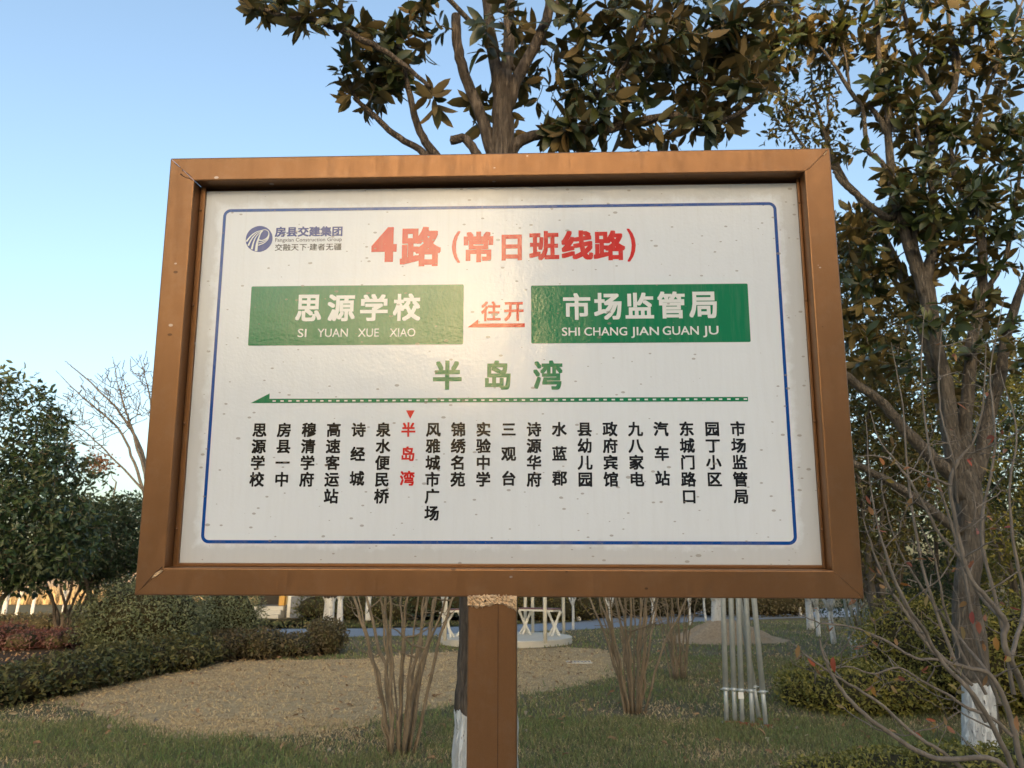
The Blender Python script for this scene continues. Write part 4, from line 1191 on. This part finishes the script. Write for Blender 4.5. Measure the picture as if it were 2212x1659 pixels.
# ---------------- summerhouse with benches
def summerhouse():
    c = Vector((gz.x, gz.y, 0)); root = empty('summerhouse', c, 'white open round summerhouse on a low concrete disc, partly behind the sign post', 'pavilion')
    bm = bmesh.new(); bmesh.ops.create_cone(bm, cap_ends=True, segments=48, radius1=1.74, radius2=1.74, depth=.16)
    bmesh.ops.translate(bm, vec=(0, 0, .08), verts=bm.verts[:]); finish(bm, 'platform', CONC, root, .012, 2)
    angs = [rad(a) for a in (-148, -62, -10, 32, 90, 152, 205)]
    P = []
    for px, py in ((1178, 1390), (1135, 1367), (1218, 1368), (961, 1384), (960, 1367)):
        g = G(px, py, .16); P.append(Vector((g.x - c.x, g.y - c.y, .16)))
    for p in P: cyl('post', WHITEP, root, p, p + Vector((0, 0, 2.35)), .045, 12)
    for a in (60, 100, 140):
        p = Vector((1.5 * math.cos(rad(a)), 1.5 * math.sin(rad(a)), .16)); cyl('post', WHITEP, root, p, p + Vector((0, 0, 2.35)), .045, 12)
    bm = bmesh.new(); bmesh.ops.create_cone(bm, cap_ends=True, segments=8, radius1=2.0, radius2=.1, depth=.8)
    bmesh.ops.translate(bm, vec=(0, 0, 2.9), verts=bm.verts[:]); finish(bm, 'roof', TILE, root)
    return c, P


sc, SPOST = summerhouse()


def bench(label, a, b, depth=.42):
    """bench from a to b (seat front line), X shaped legs at both ends"""
    a, b = Vector(a), Vector(b); m = (a + b) / 2; L = (b - a).length; ang = math.atan2(b.y - a.y, b.x - a.x)
    root = empty('bench', (m.x, m.y, .16), label, 'bench', 'benches of the summerhouse', (0, 0, ang))
    h = .66
    for k in range(4):
        y0 = -depth / 2 + k * depth / 4
        box('seat_board', MAROON, root, -L / 2, L / 2, y0 + .004, y0 + depth / 4 - .004, h, h + .03, .004)
    box('seat_frame', WHITEP, root, -L / 2 + .03, L / 2 - .03, -depth / 2 + .01, depth / 2 - .01, h - .05, h - .002)
    for x in (-L / 2 + .1, L / 2 - .1):
        for s in (-1, 1):
            beam('leg', WHITEP, root, (x - .2 * s * (1 if x < 0 else 1), s * .03, .0), (x + .2 * s, s * .03, h - .05), .05, .04)
            beam('leg', WHITEP, root, (x + s * .05, -depth / 2 + .02 if s > 0 else depth / 2 - .02, 0), (x + s * .05, depth / 2 - .02 if s > 0 else -depth / 2 + .02, h - .05), .05, .04)


p0 = G(1132, 1374, .16); p1 = G(1226, 1382, .16)
bench('right bench of the summerhouse with maroon boards and white crossed legs', (G(1128, 1368, .16).x, gz.y + .7, 0), (G(1200, 1368, .16).x, gz.y - .0, 0))
bench('left bench of the summerhouse with maroon boards and white crossed legs', (G(958, 1375, .16).x, gz.y - .4, 0), (G(1010, 1375, .16).x, gz.y - .1, 0))

# small far building on the left under the frame
c = at(622, 33)
root = empty('park_building', c, 'small park building with ochre columns and grey stone steps under the frame', 'building')
for i, x in enumerate((-2.2, -.25)):
    box('column', OCHRE, root, x - .12, x + .12, -.1, .14, .5, 3.0)
box('column', WHITEP, root, .02, .24, -.1, .12, 0.0, 3.0)
box('wall', TANW, root, -3.2, 3.4, 1.2, 1.5, .5, 3.0)
box('floor_slab', STONE, root, -3.4, 3.6, 0.1, 1.7, 0, .48)
for k in range(3): box('step', CONC, root, -1.9, -.1, -.9 + .3 * k, -.6 + .3 * k + .0, 0, .16 * (k + 1))
box('stone_plinth', STONE, root, .3, 3.4, -.6, .0, 0, .9, .02)
box('doorway', DARKG, root, -1.7, -.7, 1.14, 1.19, .5, 2.5)
box('window_pane', DARKG, root, 1.0, 2.4, 1.14, 1.19, 1.2, 2.2)
box('roof', TILE, root, -3.8, 4.0, -.9, 2.0, 3.0, 3.3)

# drain cover lying on the dry patch
g = G(1250, 1433)
root = empty('drain_grate', (g.x, g.y, .0), 'pale slatted drain grate lying in the dry patch right of the post', 'grate')
for k in range(7): box('grate_bar', STONE, root, -.22 + k * .07, -.19 + k * .07, -.12, .12, 0.006, .03, .004)
for s in (-1, 1): box('grate_rail', CONC, root, -.24, .26, s * .135 - .012, s * .135 + .012, 0.005, .034, .004)

# fallen leaves and litter
n = 1500
y = np.sqrt(rng.random(n) * (17 ** 2 - 4.8 ** 2) + 4.8 ** 2); x = (rng.random(n) * 2 - 1) * y * .78
pp = np.stack([x, y, .02 + .03 * rng.random(n)], 1); r = rand_dirs(n); r[:, 2] *= .25
tag(link('fallen_leaves', leaf_mesh('fallen_leaves', pp, r, np.array([0, 0, 1.0]) + rng.normal(0, .45, (n, 3)), .05 + .06 * rng.random(n), leaf_template(.22, .3, .4, 1), DEAD)),
    'dry brown and cream fallen leaves strewn over the lawn', 'fallen leaves', kind='stuff')
bp = []
while len(bp) < 1500:
    q = np.array([rng.random() * 14 - 13, 9 + rng.random() * 8]); bp.append(q)
bp = np.array(bp); bp = bp[inpoly(bp, bed_poly)]; n = len(bp); r = rand_dirs(n); r[:, 2] *= .3
tag(link('leaf_litter', leaf_mesh('leaf_litter', np.column_stack([bp, .03 + .03 * rng.random(n)]), r, np.array([0, 0, 1.0]) + rng.normal(0, .5, (n, 3)), .05 + .06 * rng.random(n), leaf_template(.25, .3, .4, 1), DEAD)),
    'brown leaf litter at the foot of the left hedge', 'leaf litter', kind='stuff')

# ------------------------------------------------------------------ THE ROUTE SIGN
SW, SH, BW, BH, FD = 1.45, .942, .0582, .0546, .062
sign = empty('route_sign', (-.0373, 1.419, 1.9872), 'bronze framed bus route board on a square post, white panel with Chinese stop names', 'sign')
sign.rotation_mode = 'QUATERNION'
sign.rotation_quaternion = (Matrix.Rotation(rad(-1.9395), 3, 'Z') @ Matrix.Rotation(rad(6.2384), 3, 'X') @ Matrix.Rotation(rad(.2463), 3, 'Y')).to_quaternion()


def bar(side):
    g = .0004; hw, hh = SW / 2, SH / 2
    if side in 'TB':
        s = 1 if side == 'T' else -1
        prof = [(-hw + g, s * hh), (hw - g, s * hh), (hw - BW - g, s * (hh - BH)), (-hw + BW + g, s * (hh - BH))]
    else:
        s = 1 if side == 'R' else -1
        prof = [(s * hw, -hh + g), (s * hw, hh - g), (s * (hw - BW), hh - BH - g), (s * (hw - BW), -hh + BH + g)]
    bm = bmesh.new(); a = [bm.verts.new((x, 0, z)) for x, z in prof]; b = [bm.verts.new((x, FD, z)) for x, z in prof]
    bm.faces.new(a); bm.faces.new(b[::-1])
    for i in range(4): bm.faces.new((a[i], a[(i + 1) % 4], b[(i + 1) % 4], b[i]))
    bmesh.ops.recalc_face_normals(bm, faces=bm.faces[:])
    # cut along the length so that small dents can be pressed in
    me_edges = [e for e in bm.edges if abs((e.verts[0].co - e.verts[1].co).length) > .5]
    long_dirs = [e for e in bm.edges if e.calc_length() > .5]
    bmesh.ops.bevel(bm, geom=long_dirs, offset=.0032, segments=3, profile=.5, affect='EDGES')
    o = finish(bm, 'frame_bar', FRAME, sign)
    for p in o.data.polygons: p.use_smooth = False
    return o


for s in 'TBLR': bar(s)
# welding beads at the mitres and the dented joint
def bead(pts, r, mat, name='weld_bead'):
    t = Tubes(); p, rr = smooth_line([Vector((x, -.0002, z)) for x, z in pts], [r * (.5 + rng.random()) for _ in pts], 4, r * .25)
    t.add(p, list(rr), 6, True); link(name, t.build(name, mat), sign)


DARKR = simple_mat('dark rusty crack', (0.05, 0.025, 0.012), .8, 0, .3, 40)
hw, hh = SW / 2, SH / 2
bead([(-hw + .010, hh - .012), (-hw + .020, hh - .020), (-hw + .028, hh - .026), (-hw + .031, hh - .032)], .0007, DARKR, 'crack')
bead([(-hw + .026, hh - .038), (-hw + .036, hh - .046), (-hw + .046, hh - .049), (-hw + .054, hh - .054)], .0010, DARKR, 'crack')
bead([(-hw + .038, hh - .034), (-hw + .045, hh - .040), (-hw + .052, hh - .046)], .0007, DARKR, 'crack')
bead([(hw - .009, hh - .006), (hw - .022, hh - .022), (hw - .040, hh - .040), (hw - .052, hh - .050)], .0008, FRAME)
bead([(hw - .008, hh - .008), (hw - .012, hh - .014), (hw - .016, hh - .019)], .0013, GOLDBEAD)
bead([(-hw + .016, -hh + .016), (-hw + .026, -hh + .028), (-hw + .040, -hh + .044), (-hw + .054, -hh + .056)], .0009, DARKR, 'crack')
bm = bmesh.new()
pts = [(-hw + .033, -hh + .033), (-hw + .041, -hh + .036), (-hw + .052, -hh + .044), (-hw + .057, -hh + .050), (-hw + .050, -hh + .049), (-hw + .041, -hh + .044)]
top = [bm.verts.new((x, -.0022 - .001 * rng.random(), z)) for x, z in pts]; bot = [bm.verts.new((x, .0, z)) for x, z in pts]
bm.faces.new(top[::-1])
for i in range(6): bm.faces.new((top[i], top[(i + 1) % 6], bot[(i + 1) % 6], bot[i]))
bmesh.ops.recalc_face_normals(bm, faces=bm.faces[:]); finish(bm, 'chipped_patch', GOLDBEAD, sign, .0006, 1)

# retaining strips round the panel (small angle, with rivets) and back plate
PY = .036; pw, ph, pcx, pcz = 1.3156, .8168, .0032, -.0013
OX, OZ = SW / 2 - BW, SH / 2 - BH
box('back_plate', FRAME, sign, -OX - .01, OX + .01, PY + .016, PY + .018, -OZ - .01, OZ + .01)
lw = .0052
box('retaining_strip', FRAME, sign, -OX + .0005, pcx - pw / 2 - .0003, PY - .006, PY + .003, -OZ + .0003, OZ - .0003, .0008)
box('retaining_strip', FRAME, sign, pcx + pw / 2 + .0003, OX - .0005, PY - .006, PY + .003, -OZ + .0003, OZ - .0003, .0008)
box('retaining_strip', FRAME, sign, pcx - pw / 2 + .0002, pcx + pw / 2 - .0002, PY - .006, PY + .003, -OZ + .0005, pcz - ph / 2 - .0003, .0008)
for s, x in ((-1, -OX + .004), (1, OX - .004)):
    for z in (.36, .14, -.12, -.34):
        bm = bmesh.new(); bmesh.ops.create_icosphere(bm, subdivisions=2, radius=.0032); finish(bm, 'rivet', FRAME, sign, matrix=Matrix.Translation((x, PY - .0065, z)))

# the panel: film slightly wavy with a lifted lower left corner
n1, n2 = 90, 60
xs = np.linspace(pcx - pw / 2, pcx + pw / 2, n1); zs = np.linspace(pcz - ph / 2, pcz + ph / 2, n2)
vv = np.array([(x, PY, z) for z in zs for x in xs]); ff = [(j * n1 + i, j * n1 + i + 1, (j + 1) * n1 + i + 1, (j + 1) * n1 + i) for j in range(n2 - 1) for i in range(n1 - 1)]
panel = link('printed_panel', np_mesh('printed_panel', vv, np.array(ff), True, None, PANEL), sign)

# ---- lettering from the built-in font
_cache = {}


def glyphs(chars, bold):
    todo = [c for c in chars if (c, bold) not in _cache]; obs = []
    for c in todo:
        cu = bpy.data.curves.new('g', 'FONT'); cu.body = c; cu.size = 1; cu.resolution_u = 3; cu.fill_mode = 'FRONT'
        o = bpy.data.objects.new('g', cu); COL.objects.link(o); obs.append((c, o, cu))
    bpy.context.view_layer.update(); dg = bpy.context.evaluated_depsgraph_get()
    for c, o, cu in obs:
        me = bpy.data.meshes.new_from_object(o.evaluated_get(dg)); v = np.array([p.co[:] for p in me.vertices]).reshape(-1, 3)
        f = [tuple(p.vertices) for p in me.polygons]; v[:, 2] = 0
        # heavier weight: the thin built-in strokes are printed several times with a small shift, a hair apart in depth
        V, F = [v], list(f)
        if bold > 0.002:
            sh = [(-.92, -.92), (.92, -.92), (.92, .92), (-.92, .92), (0, -.92), (0, .92), (-.92, 0), (.92, 0)]
            for k, (dx, dy) in enumerate(sh):
                V.append(v + np.array([dx * bold, dy * bold, (k + 1)])); F += [tuple(i + (k + 1) * len(v) for i in t) for t in f]
        _cache[(c, bold)] = (np.concatenate(V), F)
        bpy.data.meshes.remove(me)
    for c, o, cu in obs: bpy.data.objects.remove(o); bpy.data.curves.remove(cu)


def place(parts, name, mat, layer, label=None):
    V, F, off = [], [], 0
    for v, f, (sx, sz), (cx, cz) in parts:
        q = np.zeros((len(v), 3)); q[:, 0] = v[:, 0] * sx + cx; q[:, 2] = v[:, 1] * sz + cz; q[:, 1] = PY - layer - v[:, 2] * .000012
        V.append(q); F += [tuple(i + off for i in t) for t in f]; off += len(v)
    me = bpy.data.meshes.new(name); me.from_pydata(np.concatenate(V).tolist(), [], F); me.update()
    o = link(name, me, panel, mat)
    if label: o['label'] = label
    return o


def fit_box(s, x0, z0, x1, z1, bold):
    """string as one glyph run squeezed into its measured box"""
    glyphs([s], bold); v, f = _cache[(s, bold)]
    a, b = v[:, 0].min(), v[:, 0].max(); c, d = v[:, 1].min(), v[:, 1].max()
    if s.isascii() and s.isalpha(): c, d = -bold, .691 + bold          # capitals sit on one baseline
    sx, sz = (x1 - x0) / (b - a), (z1 - z0) / (d - c)
    return (v, f, (sx, sz), (x0 - a * sx, z0 - c * sz))


def em(s, cx, cz, size, bold):
    glyphs([s], bold); v, f = _cache[(s, bold)]; return (v, f, (size, size), (cx - .5 * size, cz - .38 * size))


L1, L2 = .0004, .0008
B1 = .026
place([fit_box('房县交建集团', -.4933, .2974, -.3412, .3211, .035)], 'company_name', INK_NAVY, L1)
place([fit_box('Fangxian Construction Group', -.4916, .2833, -.3421, .2946, .004)], 'company_name_latin', simple_mat('grey ink', (.12, .12, .15), .25), L1)
place([fit_box('交融天下·建者无疆', -.4913, .2649, -.3420, .2811, .006)], 'company_motto', INK_BLACK, L1)
title = [('4', -.2753, .2365, -.2189, .3171), ('路', -.2118, .2257, -.1201, .3172), ('常', -.0706, .2338, -.0052, .3044), ('日', .0130, .2369, .0576, .2963),
         ('班', .0737, .2365, .1393, .3039), ('线', .1441, .2369, .2136, .3043), ('路', .2144, .2349, .2836, .3034)]
TB = {'4': .045, '日': .04}
for g_ in [fit_box(c, *q, TB.get(c, .038)) for c, *q in title] + [fit_box('(', -.0965, .2328, -.0782, .3058, .014), fit_box(')', .2876, .2314, .3064, .3070, .014)]: place([g_], 'title_character', INK_RED, L1)


def rrect(x0, z0, x1, z1, r, n=8):
    out = []
    for cx, cz, a0 in ((x1 - r, z1 - r, 0), (x0 + r, z1 - r, 90), (x0 + r, z0 + r, 180), (x1 - r, z0 + r, 270)):
        for k in range(n + 1): a = rad(a0 + 90 * k / n); out.append((cx + r * math.cos(a), cz + r * math.sin(a)))
    return out


def poly(name, mat, layer, pts, parent=panel, label=None):
    bm = bmesh.new(); f = bm.faces.new([bm.verts.new((x, PY - layer, z)) for x, z in pts])
    if f.normal.y > 0: f.normal_flip()
    bmesh.ops.triangulate(bm, faces=bm.faces[:])
    bmesh.ops.recalc_face_normals(bm, faces=bm.faces[:])
    o = finish(bm, name, mat, parent)
    if label: o['label'] = label
    return o


# blue border line
a, b = rrect(-.6130, -.3704, .6150, .3642, .017), rrect(-.6062, -.3636, .6082, .3574, .0102); nb = len(a)
v = [(x, PY - L1, z) for x, z in a] + [(x, PY - L1, z) for x, z in b]
f = [(i, (i + 1) % nb, nb + (i + 1) % nb, nb + i) for i in range(nb)]
link('border_line', np_mesh('border_line', np.array(v), np.array(f), False, None, INK_BLUE), panel)
# name plates
poly('name_plate', INK_GREEN, L1, rrect(-.5385, .0500, -.0693, .1835, .003), label='left green name plate')
poly('name_plate', INK_GREEN, L1, rrect(.0774, .0508, .5435, .1795, .003), label='right green name plate')
B2 = .03
for g_ in [fit_box(c, *q, B2) for c, *q in [('思', -.4377, .1035, -.3806, .1635), ('源', -.3673, .1030, -.3065, .1635), ('学', -.2952, .1028, -.2346, .1635), ('校', -.2233, .1025, -.1630, .1640)]]: place([g_], 'plate_character', INK_WHITE, L2)
for g_ in [fit_box(c, *q, .006) for c, *q in [('SI', -.4303, .0681, -.4110, .0866), ('YUAN', -.3868, .0681, -.3203, .0866), ('XUE', -.2981, .0680, -.2526, .0864), ('XIAO', -.2289, .0678, -.1730, .0862)]]: place([g_], 'plate_pinyin', INK_WHITE, L2)
for g_ in [fit_box(c, *q, B2) for c, *q in [('市', .1466, .1020, .2052, .1615), ('场', .2131, .1018, .2723, .1616), ('监', .2803, .1038, .3412, .1612), ('管', .3491, .1035, .4080, .1632), ('局', .4166, .1035, .4757, .1622)]]: place([g_], 'plate_character', INK_WHITE, L2)
for g_ in [fit_box(c, *q, .012) for c, *q in [('SHI', .1433, .0670, .1819, .0852), ('CHANG', .1913, .0670, .2828, .0853), ('JIAN', .2914, .0670, .3504, .0855), ('GUAN', .3583, .0674, .4350, .0863), ('JU', .4440, .0676, .4767, .0866)]]: place([g_], 'plate_pinyin', INK_WHITE, L2)
for g_ in [fit_box('往', -.0307, .1008, .0115, .1450, .024), fit_box('开', .0190, .1004, .0611, .1430, .030)]: place([g_], 'direction_character', INK_RED, L1)
poly('red_arrow', INK_RED, L1, [(-.0600, .0871), (-.0369, .1048), (-.0369, .0958), (.0637, .0954), (.0637, .0867)])
for q in (fit_box('半', -.1330, -.0489, -.0716, .0146, .034), fit_box('岛', -.0215, -.0494, .0333, .0139, .034), fit_box('湾', .0813, -.0499, .1438, .0135, .03)): place([q], 'stop_name_character', INK_GREEN, L1)
poly('route_line', INK_GREEN, L1, [(-.5250, -.0760), (-.4849, -.0552), (-.4846, -.0668), (.5314, -.0670), (.5314, -.0764)])
V, F = [], []
for i in range(59):
    x = -.4775 + i * .01724; o = len(V); V += [(x, PY - L2, -.0732), (x + .0070, PY - L2, -.0732), (x + .0070, PY - L2, -.0701), (x, PY - L2, -.0701)]; F.append((o, o + 1, o + 2, o + 3))
link('line_dashes', np_mesh('line_dashes', np.array(V), np.array(F), False, None, INK_WHITE), panel)
poly('stop_marker', INK_RED, L1, [(-.1893, -.0929), (-.1707, -.0929), (-.1798, -.1110)])
stops = ['思源学校', '房县一中', '穆清学府', '高速客运站', '诗经城', '泉水便民桥', '半岛湾', '风雅城市广场', '锦绣名苑', '实验中学', '三观台', '诗源华府', '水蓝郡', '县幼儿园', '政府宾馆', '九八家电', '汽车站', '东城门路口', '园丁小区', '市场监管局']
glyphs(sorted(set(''.join(stops))), .032)
for i, s in enumerate(stops):
    x = -.5019 + i * .05311; pitch = .0512 if len(s) == 3 else .0348
    for k, c in enumerate(s):
        o = place([em(c, x, -.1338 - k * pitch, .0315, .032)], 'stop_character', INK_RED if i == 6 else INK_BLACK, L1)
        if i == 6: o['label'] = 'red character of the current stop name'

# emblem: disc with white sweeping road lines
def arc(cx, cz, rx, rz, a0, a1, w0, w1, rot=0, n=24):
    A, B = [], []
    for k in range(n + 1):
        t = k / n; a = rad(a0 + (a1 - a0) * t); w = w0 + (w1 - w0) * t
        x, z = rx * math.cos(a), rz * math.sin(a); l = math.hypot(x / rx ** 2, z / rz ** 2); nx, nz = x / rx ** 2 / l, z / rz ** 2 / l
        cr, sr = math.cos(rad(rot)), math.sin(rad(rot))
        for q, sg in ((A, 1), (B, -1)):
            xx, zz = x + nx * w / 2 * sg, z + nz * w / 2 * sg; q.append((cx + xx * cr - zz * sr, cz + xx * sr + zz * cr))
    return A, B


lx, lz, lr = -.5281, .2933, .0303
poly('emblem_disc', INK_NAVY, L1, [(lx + lr * math.cos(2 * math.pi * k / 48), lz + lr * math.sin(2 * math.pi * k / 48)) for k in range(48)])
u = lr / 280.0      # emblem drawing unit


def E(x, y): return (lx + (x - 371) * u, lz - (y - 375) * u)


def ribbon(pts, w0, w1):
    p, r = smooth_line([Vector((*E(x, y), 0)) for x, y in pts], list(np.linspace(w0, w1, len(pts)) * u / 2), 6)
    T = np.gradient(p, axis=0); T /= np.linalg.norm(T, axis=1)[:, None]; Nn = np.stack([-T[:, 1], T[:, 0]], 1)
    A = p[:, :2] + Nn * r[:, None]; B = p[:, :2] - Nn * r[:, None]; n = len(A)
    v = [(x, 0, z) for x, z in np.vstack([A, B])]; return np.array(v), np.array([(i, i + 1, n + i + 1, n + i) for i in range(n - 1)])


V, F, off = [], [], 0
for j, (pts, w0, w1) in enumerate([([(110, 430), (200, 310), (310, 225), (440, 185)], 34, 10), ([(155, 520), (210, 390), (300, 270), (430, 195)], 36, 8), ([(232, 600), (262, 440), (320, 310), (430, 200)], 40, 8),
                     ([(325, 640), (335, 480), (365, 350), (400, 250), (450, 195)], 54, 12), ([(430, 182), (500, 182), (560, 225), (565, 300), (520, 370), (440, 410), (365, 400)], 10, 26),
                     ([(572, 250), (570, 330), (510, 410), (430, 450), (365, 462)], 14, 18), ([(576, 300), (555, 390), (480, 465), (365, 515)], 14, 20)]):
    v, f = ribbon(pts, w0, w1); v[:, 1] = PY - L2 - j * .00003; V.append(v); F.append(f + off); off += len(v)
link('emblem_roads', np_mesh('emblem_roads', np.concatenate(V), np.concatenate(F), False, None, INK_WHITE), panel)

# post: rolled tube with a seam, leaning with the board down into the soil
PL = 1.62
bm = bmesh.new(); bm_box(bm, -.0500, .0465, .002, FD - .002, -SH / 2 - PL, -SH / 2 - .0006)
long_e = [e for e in bm.edges if e.calc_length() > .5]
bmesh.ops.bevel(bm, geom=long_e, offset=.004, segments=3, profile=.5, affect='EDGES'); finish(bm, 'post', FRAME, sign)
box('post_seam', DARKR, sign, .0098, .0107, .0012, .0030, -SH / 2 - PL, -SH / 2 - .014)
# crumpled brass coloured weld at the joint
nx_, nz_ = 34, 8; v = []
for j in range(nz_):
    for i in range(nx_):
        t = i / (nx_ - 1); x = -.0505 + t * .0975
        low = .016 + .003 * math.sin(t * 7) + .007 * max(0, t - .62) / .38 + .003 * rng.random()
        z = -SH / 2 + .0045 - (j / (nz_ - 1)) * (low + .004) + (.0016 * rng.normal() if j in (0, nz_ - 1) else 0)
        yy = -.0022 + rng.normal(0, .0009) if 0 < j < nz_ - 1 else .0006
        v.append((x, yy, z))
f = [(j * nx_ + i, (j + 1) * nx_ + i, (j + 1) * nx_ + i + 1, j * nx_ + i + 1) for j in range(nz_ - 1) for i in range(nx_ - 1)]
link('joint_weld', np_mesh('joint_weld', np.array(v), np.array(f), False, None, GOLDBEAD), sign)
for x in (-.0265, -.0165): bead([(x, -SH / 2 - .006), (x + .001, -SH / 2 - .008)], .0022, DARKR, 'pin_hole')

# ------------------------------------------------------------------ unseen block and trees added to hide the sun and shape the sign reflection
root = empty('apartment_block', (22, -24, 0), 'plain pale apartment block across the road behind the viewer, mirrored in the sign', 'building')
BLK = simple_mat('pale facade render', (0.66, 0.67, 0.68), .85, 0, .15, 1.5)  # kept pale so the added block bounces neutral light onto the sign
box('wall', BLK, root, -23.6, 24, -12, 0, 0, 11.5)
box('roof', TILE, root, -23.9, 24.5, -12.5, .3, 11.51, 11.9)
for fl in range(3):
    for k in range(11):
        x = -21.5 + k * 4.2; box('window', DARKG, root, x, x + 1.9, .01, .08, 1.2 + fl * 3.2, 2.9 + fl * 3.2)
for i, x in enumerate((-27, -22, -17.5, -13, -8.6, -4.6)):  # unseen trees added to block the low sun and trim the mirrored glow
    b = Vector((x, -27 + (i % 2) * 2, 0)); pt, rr = multi_trunk(b, 4, 1.2, 3.2, .09)
    tree('roadside_tree', ['dense street tree behind the viewer, farthest left of the row', 'street tree second from the left behind the viewer', 'street tree third from the left behind the viewer', 'street tree fourth from the left behind the viewer', 'street tree second nearest the apartment block', 'street tree nearest the apartment block'][i],
         'tree', b, pt, rr, [(b + Vector((0, 0, 2.7)), (2.9, 2.2, 2.2), 240)], EVER, .42, LOW_T, BARK_P, 7)
